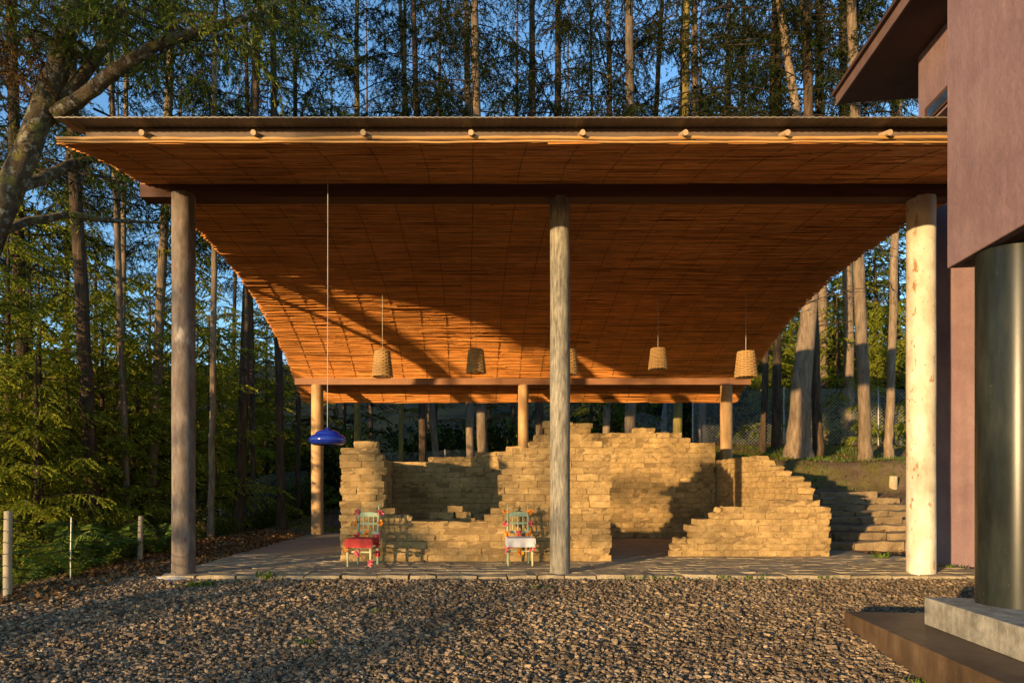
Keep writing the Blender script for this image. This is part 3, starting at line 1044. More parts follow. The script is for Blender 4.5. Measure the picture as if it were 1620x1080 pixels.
# ------------------------------------------------------------------ stairs beside the ruin
def build_stairs():
    st = thing('stairway', (8.3, 14.2, 0), 'broad worn stone stairs climbing beside the ruin to the mossy bank', 'stairs')
    rng = np.random.default_rng(17)
    for i in range(8):
        y0 = 14.15 + i * 0.52
        z = 0.025 + 0.142 * (i + 1)
        x = 6.95 + rng.uniform(0, .15)
        while x < 10.3:
            w = rng.uniform(0.7, 1.5)
            v, f = jitter_box(w - 0.015, 0.62, 0.2, 5, 2, 1, 0.013, rng, 0.05)
            me = make_mesh('step_stone', v, f, None, [M['stair_stone']])
            o = link('step_stone', me, st, (x + w / 2 - 8.3, y0 + 0.31 - 14.2, z - 0.1 + rng.normal(0, .008)))
            o.rotation_euler = (rng.normal(0, .015), rng.normal(0, .01), rng.normal(0, .012))
            x += w
    x, y, z = at(1413, 782, 18.6)
    mb = MB()
    mb.tube([[x, y, z - 0.1], [x, y, z + 0.2], [x + .01, y, z + 0.50]], [0.11, 0.105, 0.1], 12, jit=0.04)
    tag(mb.build('tree_stump', [M['post']]), 'short cut wooden stump at the top of the stone stairs', 'stump')


build_stairs()


# ------------------------------------------------------------------ chairs, cloths, lamps
def paper_flower(name, mat, pos, r, parent, rng):
    mb = MB()
    for i in range(16):
        th, ph = rng.uniform(0, 6.28), math.acos(rng.uniform(-1, 1))
        d = np.array([math.sin(ph) * math.cos(th), math.sin(ph) * math.sin(th), math.cos(ph)])
        a = np.cross(d, rng.normal(size=3))
        a /= np.linalg.norm(a)
        b = np.cross(d, a)
        o = d * r * 0.25
        v = [o, o + d * r * .55 + a * r * .5, o + d * r * .95 + a * r * .3 + b * r * .12, o + d * r * 1.0 - a * r * .3 - b * r * .1, o + d * r * .55 - a * r * .5]
        mb.add(np.array(v) + np.array(pos), [[0, 1, 2, 3], [0, 3, 4, 4]])
    return mb.build(name, [M[mat]], parent)


def build_chair(cx, cy, rz, seed, label, cloth_mat, cloth_label, cloth_cat, flowers):
    rng = np.random.default_rng(seed)
    t = thing('painted_chair', (cx, cy, 0), label, 'chair', 'chairs decorated with paper flowers')
    c, s = math.cos(rz), math.sin(rz)

    def W(x, y, z):
        return (cx + x * c - y * s, cy + x * s + y * c, z)
    hw, fw, fd = 0.175, 0.20, -0.20                        # half widths at back and front, front y (toward the viewer)
    bd = 0.18
    for sx in (-1, 1):
        mb = MB()
        mb.tube([W(sx * fw, fd, 0.0), W(sx * fw, fd, 0.15), W(sx * fw, fd, 0.30), W(sx * fw, fd, 0.44)], [0.015, 0.021, 0.028, 0.026], 8)
        mb.build('leg', [M['chair_yellow']], t, True)
        mb = MB()
        mb.tube([W(sx * hw, bd, 0.0), W(sx * hw, bd, 0.45), W(sx * hw, bd + 0.03, 0.75), W(sx * hw, bd + 0.06, 0.90), W(sx * hw, bd + 0.063, 0.935), W(sx * hw, bd + 0.07, 1.0)],
                [0.02, 0.022, 0.021, 0.02, 0.013, 0.006], 8)
        mb.build('back_post', [M['chair_green']], t, True)

    def bar(name, p, q, w, h, mat, parent=t):
        mb = MB()
        p, q = np.array(p), np.array(q)
        d = q - p
        d /= np.linalg.norm(d)
        n = np.cross(d, [0, 0, 1.0])
        if np.linalg.norm(n) < .1:
            n = np.array([s, -c, 0.0])
        n /= np.linalg.norm(n)
        u = np.cross(n, d)
        v = [e + n * a * w / 2 + u * b * h / 2 for e in (p, q) for a, b in ((-1, -1), (1, -1), (1, 1), (-1, 1))]
        mb.add(v, [[0, 1, 2, 3], [4, 7, 6, 5], [0, 4, 5, 1], [1, 5, 6, 2], [2, 6, 7, 3], [3, 7, 4, 0]])
        return mb.build(name, [M[mat]], parent)
    # top rail, arched
    mb = MB()
    n = 9
    xs = np.linspace(-hw, hw, n)
    arch = 0.025 * (1 - (xs / hw) ** 2)
    v = []
    for x, a in zip(xs, arch):
        for y in (bd + 0.035, bd + 0.06):
            for z in (0.80, 0.855 + a):
                v.append(W(x, y, z))
    f = []
    for i in range(n - 1):
        b = i * 4
        f += [[b, b + 4, b + 5, b + 1], [b + 2, b + 3, b + 7, b + 6], [b + 1, b + 5, b + 7, b + 3], [b, b + 2, b + 6, b + 4]]
    mb.add(v, f)
    mb.build('top_rail', [M['chair_green']], t)
    bar('middle_rail', W(-hw, bd + .035, .685), W(hw, bd + .035, .685), .022, .035, 'chair_green')
    bar('lower_rail', W(-hw, bd + .02, .535), W(hw, bd + .02, .535), .022, .045, 'chair_green')
    for k in (-0.5, 0, 0.5):
        mb = MB()
        mb.tube([W(hw * k, bd + .022, .55), W(hw * k, bd + .032, .62), W(hw * k, bd + .036, .69), W(hw * k, bd + .04, .75), W(hw * k, bd + .045, .81)], [.007, .011, .007, .011, .007], 6)
        mb.build('spindle', [M['chair_yellow']], t, True)
    # seat board
    mb = MB()
    q = [W(-fw - .02, fd - .03, 0), W(fw + .02, fd - .03, 0), W(hw + .01, bd - .01, 0), W(-hw - .01, bd - .01, 0)]
    mb.add([[p[0], p[1], z] for z in (0.43, 0.455) for p in q], [[0, 3, 2, 1], [4, 5, 6, 7], [0, 1, 5, 4], [1, 2, 6, 5], [2, 3, 7, 6], [3, 0, 4, 7]])
    mb.build('seat', [M['chair_green']], t)
    for z, y in ((0.32, fd), (0.245, fd)):
        bar('stretcher', W(-fw, y, z), W(fw, y, z), .018, .024, 'chair_yellow')
    for sx in (-1, 1):
        bar('stretcher', W(sx * fw, fd, .22), W(sx * hw, bd, .22), .018, .022, 'chair_green')
        bar('stretcher', W(sx * fw, fd, .30), W(sx * hw, bd, .30), .018, .022, 'chair_green')
    for x, y, z, m in flowers:
        paper_flower('paper_flower', m, W(x, y, z), 0.049 * rng.uniform(.9, 1.1), t, rng)
    # draped cloth, a thing lying on the seat
    mb = MB()
    nx, ny = 30, 26
    drop_f, drop_s = (0.15, 0.06)
    gx = np.linspace(-0.29, 0.29, nx)
    gy = np.linspace(-0.20, 0.42, ny)              # along the depth; negative part hangs in front
    v = []
    for yv in gy:
        for xv in gx:
            sy = yv - 0.0
            y = fd - 0.035 + max(sy, 0) * 0.9
            z = 0.463
            x = xv
            hang_f = max(0, -sy) * (drop_f / 0.20)
            half = fw + 0.028 - (fw - hw) * max(0, sy) / 0.42
            over = abs(xv) - half
            hang_s = 0
            if over > 0:
                x = math.copysign(half + min(over, 0.012), xv)
                hang_s = over * 1.5
            yy = y - (0.008 + 0.012 * math.sin(xv * 30 + seed) * min(1, hang_f * 8) if hang_f > 0 else 0)
            x = x + 0.008 * math.sin(yv * 35 + seed) * (1 if hang_s > 0 else 0)
            v.append(W(x, min(yy, bd - 0.03), z - max(hang_f, hang_s) - 0.25 * min(hang_f, hang_s) + rng.normal(0, .0015)))
    f = [[j * nx + i, j * nx + i + 1, (j + 1) * nx + i + 1, (j + 1) * nx + i] for j in range(ny - 1) for i in range(nx - 1)]
    mb.add(v, f)
    cl = mb.build('seat_cloth', [M[cloth_mat]], None, False)
    md = cl.modifiers.new('thickness', 'SOLIDIFY')
    md.thickness = 0.004
    tag(cl, cloth_label, 'cloth', 'cloths on the chair seats')
    return t


fd = -0.23
build_chair(xat(574, 11.2), 11.3, math.radians(-13), 1, 'pale green chair with red seat cloth and paper flowers near the left pillar', 'cloth_red',
            'deep red cloth draped over the seat of the left chair', 'cloth',
            [(-.205, .22, .87, 'paper_pink'), (.205, .22, .87, 'paper_pink'), (-.215, .2, .70, 'paper_orange'), (.21, .2, .70, 'paper_orange'), (-.19, .15, .50, 'paper_red'), (.0, .15, .52, 'paper_orange'),
             (.19, .15, .50, 'paper_pink'), (-.20, fd, .28, 'paper_orange'), (-.02, fd, .225, 'paper_pink'), (.20, fd, .07, 'paper_pink'), (.25, -.05, .36, 'paper_red'), (.24, 0.0, .20, 'paper_red')])
build_chair(xat(822, 11.35), 11.45, math.radians(2), 2, 'pale green chair with white seat cloth and paper flowers beside the middle column', 'cloth_white',
            'white embroidered cloth draped over the seat of the right chair', 'cloth',
            [(-.205, .22, .87, 'paper_orange'), (.205, .22, .87, 'paper_orange'), (-.215, .2, .68, 'paper_pink'), (.21, .2, .68, 'paper_pink'), (-.19, .12, .51, 'paper_orange'), (.0, .12, .52, 'paper_red'),
             (.17, .12, .515, 'paper_orange'), (-.21, fd, .275, 'paper_pink'), (.0, fd, .235, 'paper_orange'), (.19, fd, .275, 'paper_pink')])


def build_blue_lamp():
    Y = 9.35
    x, y, z = at(518, 693, Y)
    t = thing('pendant_lamp', (x, y, z), 'glossy blue pendant lamp hanging from a long thin cord near the left', 'lamp')
    s = 0.245
    mb = MB()
    mb.lathe([(0.010, z + 0.150), (0.026, z + 0.145), (0.036, z + 0.118), (0.10, z + 0.108), (0.145, z + 0.088), (0.166, z + 0.062), (0.168, z + 0.048), (0.205, z + 0.042), (0.238, z + 0.018), (0.252, z - 0.015),
              (0.245, z - 0.05), (0.222, z - 0.078), (0.185, z - 0.092), (0.178, z - 0.086), (0.22, z - 0.05), (0.225, z - 0.02), (0.15, z + 0.035), (0.05, z + 0.09)], x, y, 40)
    mb.build('shade', [M['blue_glaze']], t, True)
    mb = MB()
    mb.tube([[x, y, z + 0.14], [x + .004, y, z + 2], [x + 0.006, y, float(prof(Y)) - 0.01]], 0.0048, 5)
    mb.build('cord', [M['cord']], t)


build_blue_lamp()


def build_basket_lamp(px, ptop, pbot, pcord, Y, label, wpx):
    x, _, zt = at(px, ptop, Y)
    zb = zat(pbot, Y)
    t = thing('basket_lamp', (x, Y, zb), label, 'lamp', 'woven basket lamps under the rear ceiling')
    r1 = wpx / 2 / FOC * Y
    r0 = r1 * 0.72
    h = zt - zb
    # woven wall: upright stakes and wavy weavers round them
    mb = MB()
    ns, nw, ring = 16, 15, 64
    for k in range(nw):
        u = (k + 0.5) / nw
        a = np.linspace(0, 2 * math.pi, ring + 1)
        rr = r1 + (r0 - r1) * u + 0.007 * np.cos(a * ns / 2 + (math.pi if k % 2 else 0))
        zz = zb + h * u + 0 * a
        mb.tube(np.stack([x + rr * np.cos(a), Y + rr * np.sin(a), zz], -1), h / nw * 0.46, 4, cap=False)
    sh = mb.build('shade', [M['basket']], t, True)
    mb = MB()
    for k in range(ns):
        a = 2 * math.pi * k / ns
        mb.tube([[x + r1 * math.cos(a), Y + r1 * math.sin(a), zb - 0.01], [x + r0 * math.cos(a), Y + r0 * math.sin(a), zt]], 0.008, 4)
    mb.build('stake', [M['basket']], sh)
    mb = MB()
    mb.lathe([(r0, zt), (r0 * .6, zt + 0.012), (0.01, zt + 0.016)], x, Y, 24)
    mb.build('lid', [M['basket']], t)
    mb = MB()
    mb.tube([[x, Y, zt], [x, Y, float(prof(Y)) - 0.01]], 0.006, 5)
    mb.build('cord', [M['cord']], t)


for args in ((605, 555, 596, 470, 15.4, 'woven basket lamp hanging highest to the left above the back beam', 32), (753, 553, 590, 470, 15.4, 'woven basket lamp hanging above the inner wall, second from the left', 31),
             (899, 553, 593, 470, 15.4, 'woven basket lamp half hidden behind the middle column', 31), (1041, 551, 584, 470, 15.4, 'sunlit woven basket lamp just right of the middle column', 29),
             (1180, 556, 597, 470, 15.4, 'sunlit woven basket lamp at the right end of the back beam', 34)):
    build_basket_lamp(*args)


# ------------------------------------------------------------------ fences
def build_wire_fence():
    t = thing('wire_fence', (-5.9, 9, -0.2), 'low post and wire fence between the gravel and the ferns', 'fence')
    posts = [(12, 943, 9.0, 808, 0.052), (112, 922, 10.0, 818, 0.012), (222, 886, 12.3, 816, 0.045), (300, 862, 15.0, 800, 0.05)]
    pts = [(-6.6, 7.2, -0.35, 0.8)]
    for px, pb, Y, ptp, r in posts:
        x = xat(px, Y)
        zb, zt = zat(pb, Y), zat(ptp, Y)
        mb = MB()
        mb.tube([[x, Y, zb - 0.2], [x, Y, (zb + zt) / 2], [x + .01, Y, zt]], [r, r * 1.02, r * .95], 10, jit=0.03)
        mb.build('post', [M['post'] if r > 0.02 else M['galv']], t, True)
        pts.append((x, Y, zb, zt))
    for k in range(7):
        u = 0.1 + 0.135 * k
        mb = MB()
        P = []
        for i in range(len(pts) - 1):
            a, b = pts[i], pts[i + 1]
            for s in np.linspace(0, 1, 7)[:-1] if i < len(pts) - 2 else np.linspace(0, 1, 7):
                za = a[2] + (a[3] - a[2]) * u
                zb = b[2] + (b[3] - b[2]) * u
                P.append([a[0] + (b[0] - a[0]) * s, a[1] + (b[1] - a[1]) * s - 0.05, za + (zb - za) * s - 0.035 * math.sin(math.pi * s) * (1 + (k * 7 % 3))])
        mb.tube(P, 0.0055, 4, cap=False)
        mb.build('wire', [M['wire_black']], t)


build_wire_fence()


def chain_link(pts, h, label, cell=0.11, rad=0.0028):
    t = thing('chain_link_fence', (pts[0][0], pts[0][1], float(ground_z(pts[0][0], pts[0][1]))), label, 'fence')
    mb = MB()
    P = np.array(pts, float)
    seg = np.linalg.norm(np.diff(P, axis=0), axis=1)
    S = np.concatenate([[0], np.cumsum(seg)])

    def pos(s, v):
        x, y = np.interp(s, S, P[:, 0]), np.interp(s, S, P[:, 1])
        return np.stack([x, y, ground_z(x, y) + 0.05 + v], -1)
    n = int(S[-1] / cell)
    nv = int(h / cell)
    V, F = [], []
    off = 0
    for sgn in (1, -1):
        for i in range(-nv if sgn > 0 else 0, n + (0 if sgn > 0 else nv)):
            k = np.arange(nv * 1 + 1)
            s = (i + sgn * k) * cell
            ok = (s >= 0) & (s <= S[-1])
            if ok.sum() < 2:
                continue
            p = pos(s[ok], k[ok] * cell)
            m = len(p)
            tri = np.array([[0, 0, rad], [rad, 0, -rad], [-rad, 0, -rad]])
            v = (p[:, None, :] + tri[None]).reshape(-1, 3)
            V.append(v)
            a = np.arange(m - 1) * 3
            for j in range(3):
                F.append(np.stack([a + j, a + (j + 1) % 3, a + 3 + (j + 1) % 3, a + 3 + j], -1) + off)
            off += len(v)
    mb.add(np.vstack(V), np.vstack(F))
    mb.build('mesh', [M['galv']], t)
    s = 0.0
    while s < S[-1]:
        p = pos(np.array([s]), np.array([0.0]))[0]
        mb = MB()
        mb.tube([p - [0, 0, .3], p + [0, 0, h]], 0.022, 8)
        mb.build('post', [M['galv']], t)
        s += 3.0


chain_link([(-13.5, 19.5), (-7.2, 20.6), (-6.0, 25)], 1.6, 'rusty chain link fence between the trees on the left')
chain_link([(-4, 24.6), (5.5, 25.2), (7.5, 24.6)], 1.9, 'chain link fence seen between the trunks behind the ruin')
chain_link([(7.6, 23.6), (13, 22.9), (17, 22.2)], 1.9, 'chain link fence behind the trunks above the mossy bank')


# ------------------------------------------------------------------ trees
def unit(v):
    v = np.asarray(v, float)
    return v / (np.linalg.norm(v, axis=-1, keepdims=True) + 1e-9)


class Foliage:
    """branches with side twigs; every leaf is a small four-sided blade of its own"""

    def __init__(self, seed):
        self.rng = np.random.default_rng(seed)
        self.mb = MB()
        self.tw = []            # twigs: start, direction, length, droop
        self.nleaf = 0

    def branch(self, p0, d, L, rise=0.1, droop=0.5, r0=0.03, twig=0.6, spacing=0.16, bare=0.15, hang=0.35, n=9, leafy=True, flat=0.6):
        rng = self.rng
        p = np.array(p0, float)
        d = unit(d)
        pts = [p.copy()]
        for i in range(n):
            t = i / n
            dd = d + np.array([0, 0, rise - droop * t * t * 1.6]) + rng.normal(0, .09, 3)
            p = p + unit(dd) * L / n
            pts.append(p.copy())
        pts = np.array(pts)
        self.mb.tube(pts, np.linspace(r0, 0.004, n + 1), 4, 0, cap=False)
        if not leafy:
            m = int(L / 0.35)
            for k in range(m):
                t = rng.uniform(0.2, 1) * n
                q = np.array([np.interp(t, np.arange(n + 1), pts[:, c]) for c in range(3)])
                e = unit(rng.normal(0, 1, 3) * [1, 1, .5] + d * .6 + [0, 0, -hang])
                l = rng.uniform(.25, .7)
                self.mb.tube([q, q + e * l * .5 + [0, 0, -.02], q + e * l + [0, 0, -hang * l * .4]], [.007, .005, .002], 3, 0, cap=False)
            return
        side = unit(np.cross(d, [0, 0, 1.0]))
        m = max(3, int(L * (1 - bare) / spacing))
        for k in range(m):
            t = (bare + (1 - bare) * (k + rng.random()) / m)
            q = np.array([np.interp(t * n, np.arange(n + 1), pts[:, c]) for c in range(3)])
            for s in (-1, 1):
                if rng.random() < .1:
                    continue
                e = unit(side * s * rng.uniform(.6, 1.1) + d * rng.uniform(.5, 1.0) + np.array([0, 0, rng.normal(-hang, flat * .35)]))
                l = twig * rng.uniform(.55, 1.15) * (1.05 - 0.55 * t)
                self.tw.append((*q, *e, l, hang))
        self.tw.append((*pts[-1], *unit(pts[-1] - pts[-2]), twig * .6, hang))

    def leaves(self, per_m=34, llen=0.11, lwid=0.02, spread=0.75, mat=1, twigs=True):
        rng = self.rng
        T = np.array(self.tw)
        self.tw = []
        if len(T) == 0:
            return
        st, di, ln, hg = T[:, 0:3], T[:, 3:6], T[:, 6], T[:, 7]
        if twigs:
            mid = st + di * ln[:, None] * .5
            end = st + di * ln[:, None]
            mid[:, 2] -= hg * ln * .08
            end[:, 2] -= hg * ln * .35
            pts = np.stack([st, mid, end], 1)
            a = unit(np.cross(di, rng.normal(size=di.shape)))
            b = np.cross(di, a)
            r = np.array([.0055, .004, .0018])
            tri = np.stack([a, -.5 * a + .87 * b, -.5 * a - .87 * b], 1)
            v = pts[:, :, None, :] + tri[:, None, :, :] * r[None, :, None, None]
            n = len(T)
            base = (np.arange(n) * 9)[:, None]
            f = []
            for i in range(2):
                for j in range(3):
                    f.append(np.concatenate([base + i * 3 + j, base + i * 3 + (j + 1) % 3, base + i * 3 + 3 + (j + 1) % 3, base + i * 3 + 3 + j], 1))
            self.mb.add(v.reshape(-1, 3), np.concatenate(f, 0), 0)
        cnt = np.maximum(3, (ln * per_m).astype(int))
        ix = np.repeat(np.arange(len(T)), cnt)
        m = len(ix)
        t = rng.random(m) ** 0.85
        p = st[ix] + di[ix] * (ln[ix] * t)[:, None]
        p[:, 2] -= hg[ix] * ln[ix] * .35 * t * t
        e = unit(di[ix] + rng.normal(0, spread, (m, 3)) + np.array([0, 0, -0.25]) * hg[ix][:, None])
        l = llen * rng.uniform(.6, 1.3, m)
        w = lwid * rng.uniform(.7, 1.3, m)
        s = unit(np.cross(e, rng.normal(0, 1, (m, 3)) + np.array([0, 0, 1.2])))
        v = np.stack([p, p + e * (l * .45)[:, None] + s * w[:, None], p + e * l[:, None], p + e * (l * .5)[:, None] - s * w[:, None]], 1).reshape(-1, 3)
        self.mb.add(v, np.arange(m * 4).reshape(-1, 4), mat)
        self.nleaf += m

    def mesh(self, name, mats):
        v, f, mm = self.mb.arrays()
        return make_mesh(name, v, f, mm, [M[k] for k in mats])


def tall_crown(seed, h0, h1, nb, blen, leafmats, per_m=30, llen=.11, lwid=.012, hang=.75, twig=.75, dead=10, dead0=4.0, spacing=.2):
    """a slim forest conifer: bare below h0, loose drooping branches up to h1"""
    fo = Foliage(seed)
    rng = fo.rng
    for i in range(nb):
        u = (i + rng.random()) / nb
        z = h0 + (h1 - h0) * u
        az = rng.uniform(0, 6.283)
        L = blen * (1.0 - 0.75 * max(0, u - .45) / .55) * rng.uniform(.6, 1.15) * (0.75 + .25 * min(1, u * 5))
        fo.branch((0, 0, z), (math.cos(az), math.sin(az), rng.uniform(-.05, .25)), L, .1, rng.uniform(.3, .7), .008 + .006 * L, twig, spacing, .18, hang)
    fo.leaves(per_m, llen, lwid, .7)
    for i in range(dead):
        z = rng.uniform(dead0, h0 + 3)
        az = rng.uniform(0, 6.283)
        fo.branch((0, 0, z), (math.cos(az), math.sin(az), rng.uniform(-.1, .35)), rng.uniform(1.0, 2.6), .05, rng.uniform(.2, .6), .018, leafy=False, hang=.5)
    return fo.mesh('crown', ['twig', leafmats]), fo.nleaf


def low_crown(seed, h0, h1, nb, blen, leafmat_, per_m=40, llen=.105, lwid=.022, hang=.3, twig=.7, spacing=.15):
    """a conifer clothed nearly to the ground with flat drooping sprays"""
    fo = Foliage(seed)
    rng = fo.rng
    for i in range(nb):
        u = (i + rng.random()) / nb
        z = h0 + (h1 - h0) * u
        az = i * 2.4 + rng.normal(0, .8)
        L = blen * (1 - 0.8 * u ** 1.3) * rng.uniform(.45, 1.2)
        fo.branch((0, 0, z), (math.cos(az), math.sin(az), rng.uniform(-.1, .45)), L, .12, rng.uniform(.3, .9), .015 + .008 * L, twig, spacing, .12, hang)
    fo.leaves(per_m, llen, lwid, .42)
    return fo.mesh('crown', ['twig', leafmat_]), fo.nleaf


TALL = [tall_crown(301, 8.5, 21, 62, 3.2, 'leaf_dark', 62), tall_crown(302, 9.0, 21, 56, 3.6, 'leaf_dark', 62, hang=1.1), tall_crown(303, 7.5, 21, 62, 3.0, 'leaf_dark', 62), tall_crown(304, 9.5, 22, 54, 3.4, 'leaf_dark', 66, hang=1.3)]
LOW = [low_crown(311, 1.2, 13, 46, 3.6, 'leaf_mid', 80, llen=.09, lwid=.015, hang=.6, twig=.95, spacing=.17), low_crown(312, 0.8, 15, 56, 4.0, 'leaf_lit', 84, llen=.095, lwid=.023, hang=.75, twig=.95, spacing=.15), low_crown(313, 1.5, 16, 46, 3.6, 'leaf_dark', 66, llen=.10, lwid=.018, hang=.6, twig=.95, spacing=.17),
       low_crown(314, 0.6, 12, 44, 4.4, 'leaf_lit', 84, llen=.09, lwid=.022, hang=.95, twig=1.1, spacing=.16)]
SPARSE = low_crown(321, 1.8, 13, 18, 3.4, 'leaf_mid', 44, spacing=.2)
print('leaves', [c[1] for c in TALL + LOW])


def trunk_obj(tree, pts, radii, mat, n=12, flare=1.35, jit=.035, name='trunk'):
    """tapered tube with a flared foot, in the tree's own frame"""
    pts = np.asarray(pts, float)
    k = max(10, len(pts) * 3)
    t = np.linspace(0, 1, len(pts))
    tt = np.linspace(0, 1, k) ** 1.3
    P = np.stack([np.interp(tt, t, pts[:, c]) for c in range(3)], -1)
    Rr = np.interp(tt, t, radii)
    hh = P[:, 2] - P[0, 2]
    Rr = Rr * (1 + (flare - 1) * np.exp(-np.clip(hh, 0, None) / 0.35))
    P[:, :2] += NP.normal(0, .012, (k, 2))
    mb = MB()
    mb.tube(P + world_loc(tree), Rr, n, jit=jit)
    return mb.build(name, [M[mat]], tree, True)


ORD = ['first', 'second', 'third', 'fourth', 'fifth', 'sixth', 'seventh', 'eighth', 'ninth', 'tenth', 'eleventh', 'twelfth', 'thirteenth', 'fourteenth', 'fifteenth', 'sixteenth', 'seventeenth', 'eighteenth',
       'nineteenth', 'twentieth', 'twenty-first', 'twenty-second', 'twenty-third', 'twenty-fourth', 'twenty-fifth', 'twenty-sixth', 'twenty-seventh', 'twenty-eighth']


def forest_tree(px_low, px_top, Y, wpx, mat, crown, label, group, H=26, rot=None, bend=0.0, scale=1.0):
    """trunk passing through px_low at the photo's y=690 and px_top at y=90"""
    xl, zl = xat(px_low, Y), zat(690, Y)
    xt, zt = xat(px_top, Y), zat(90, Y)
    lean = (xt - xl) / (zt - zl)
    gz = float(ground_z(xl, Y))
    xb = xl - lean * (zl - gz)
    t = thing('pine_tree', (xb, Y, gz - 0.05), label, 'tree', group)
    r = wpx / 2 / FOC * Y
    zs = np.array([0, 1, 4, 8, 12, 16, H])
    pts = np.stack([lean * zs + bend * np.sin(zs / 9.0), 0.02 * zs * math.sin(px_low), zs], -1)
    trunk_obj(t, pts, [r * 1.15, r * 1.12, r * 1.05, r, r * .9, r * .75, r * .15], mat)
    if crown is not None:
        c = link('crown', crown[0], t, (lean * 12, 0, 0))
        c.rotation_euler = (0, lean * .8, R.uniform(0, 6.28) if rot is None else rot)
        c.scale = (scale, scale, 1)
    return t


# the row directly behind the roof: (photo x low, photo x high, depth, width in px, bark, crown)
row = [(567, 566, 23.0, 10, 'bark_moss', 2), (634, 637, 24.0, 7, 'bark_moss', 0), (668, 655, 22.5, 11, 'bark', 2), (690, 647, 25.5, 10, 'bark_pale', None), (743, 738, 24.0, 12, 'bark_pale', 1), (764, 754, 21.6, 15, 'bark_pale', 0),  # pale and mossy barks where sun strikes, sunlight put into bark colour
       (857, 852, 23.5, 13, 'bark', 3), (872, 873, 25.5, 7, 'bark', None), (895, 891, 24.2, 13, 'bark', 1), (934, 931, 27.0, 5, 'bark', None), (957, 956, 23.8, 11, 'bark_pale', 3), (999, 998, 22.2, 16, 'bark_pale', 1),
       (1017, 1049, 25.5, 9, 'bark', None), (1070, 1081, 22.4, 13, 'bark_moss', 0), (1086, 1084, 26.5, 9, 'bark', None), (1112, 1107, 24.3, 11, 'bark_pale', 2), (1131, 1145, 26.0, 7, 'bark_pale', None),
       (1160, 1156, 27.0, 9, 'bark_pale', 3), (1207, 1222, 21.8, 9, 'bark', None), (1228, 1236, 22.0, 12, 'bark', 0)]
for i, (a, b, Y, w, mt, cr) in enumerate(row):
    forest_tree(a, b, Y, w, mt, None if cr is None else TALL[cr], 'slim pine trunk close behind the pavilion, %s from the left in that row' % ORD[i], 'pines close behind the pavilion', bend=R.uniform(-.25, .25))
# trunks on the bank at the right
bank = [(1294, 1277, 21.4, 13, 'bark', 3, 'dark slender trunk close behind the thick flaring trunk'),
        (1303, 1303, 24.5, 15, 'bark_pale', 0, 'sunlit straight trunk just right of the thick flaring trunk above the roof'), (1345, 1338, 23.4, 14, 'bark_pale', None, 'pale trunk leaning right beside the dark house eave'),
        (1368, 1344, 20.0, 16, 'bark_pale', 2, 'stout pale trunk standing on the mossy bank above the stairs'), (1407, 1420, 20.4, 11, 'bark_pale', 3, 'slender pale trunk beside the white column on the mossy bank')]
for a, b, Y, w, mt, cr, lab in bank:
    t = forest_tree(a, b, Y, w, mt, None if cr is None else TALL[cr], lab, 'pines on the bank beside the stairs', bend=R.uniform(-.1, .1))
def flaring_tree():
    Y = 20.6
    x = xat(1262, Y)
    gz = float(ground_z(x, Y))
    t = thing('pine_tree', (x, Y, gz - .1), 'thick flaring trunk rising from the bank beside the ruin', 'tree', 'pines on the bank beside the stairs')

    def q(px, py):
        return np.array(at(px, py, Y)) - np.array(t.location)
    k = Y / FOC / 2
    trunk_obj(t, [(0, 0, 0), q(1263, 690), q(1268, 600), q(1283, 470), q(1280, 330), q(1262, 180), q(1232, 0), q(1200, -250)], [40 * k, 33 * k, 28 * k, 24 * k, 18 * k, 13 * k, 11 * k, 3 * k], 'bark_pale', 16, 1.35)
    trunk_obj(t, [q(1283, 470), q(1285, 330), q(1278, 180), q(1277, 0), q(1277, -300)], [16 * k, 16 * k, 14 * k, 13 * k, 3 * k], 'bark', 12, 1.0, name='limb')
    trunk_obj(t, [q(1300, 770), q(1297, 700), q(1298, 640)], [15 * k, 10 * k, 2 * k], 'bark', 10, 1.2, name='root')
    c = link('crown', TALL[1][0], t)
    c.rotation_euler = (0, 0, 2.0)


flaring_tree()
# slim trunks on the left between the column and the floor
leftrow = [(333, 330, 17.5, 9, 'bark_pale', None, 'slim pale trunk just right of the reddish column'), (380, 398, 19.5, 15, 'bark', 2, 'curving sunlit trunk half way between the reddish column and the left lamp'),
           (399, 388, 22.0, 8, 'bark', None, 'thin trunk behind the curving sunlit trunk'), (442, 428, 20.0, 12, 'bark', 0, 'straight brown trunk left of the rear wooden column'),
           (470, 463, 22.5, 8, 'bark', 3, 'thin shaded trunk touching the left end of the back beam'), (238, 257, 18.5, 14, 'bark_pale', 0, 'leaning trunk behind the third fence post'),
           (200, 186, 17.0, 9, 'bark_pale', None, 'thin pale leaning trunk behind the ferns'), (184, 183, 18.0, 8, 'bark_pale', None, 'thin upright trunk among the ferns left of the leaning one'),
           (148, 127, 16.0, 19, 'bark', 1, 'thick dark trunk rising behind the ferns at the left'), (50, 40, 17.5, 18, 'bark', 2, 'thick shaded trunk at the far left behind the first fence post')]
for a, b, Y, w, mt, cr, lab in leftrow:
    forest_tree(a, b, Y, w, mt, None if cr is None else TALL[cr], lab, 'trunks in the wood at the left', bend=R.uniform(-.3, .3))


def low_tree(px, Y, crown, label, group, sc=1.0, hs=1.0, H=13, r=.14, mat='bark', rot=None):
    x = xat(px, Y)
    z = float(ground_z(x, Y))
    t = thing('cypress_tree', (x, Y, z - .05), label, 'tree', group)
    trunk_obj(t, [(0, 0, 0), (.05, 0, H * .4 * hs), (0, .05, H * hs)], [r, r * .7, r * .12], mat)
    c = link('crown', crown[0], t)
    c.scale = (sc, sc, hs)
    c.rotation_euler = (0, 0, R.uniform(0, 6.28) if rot is None else rot)
    return t


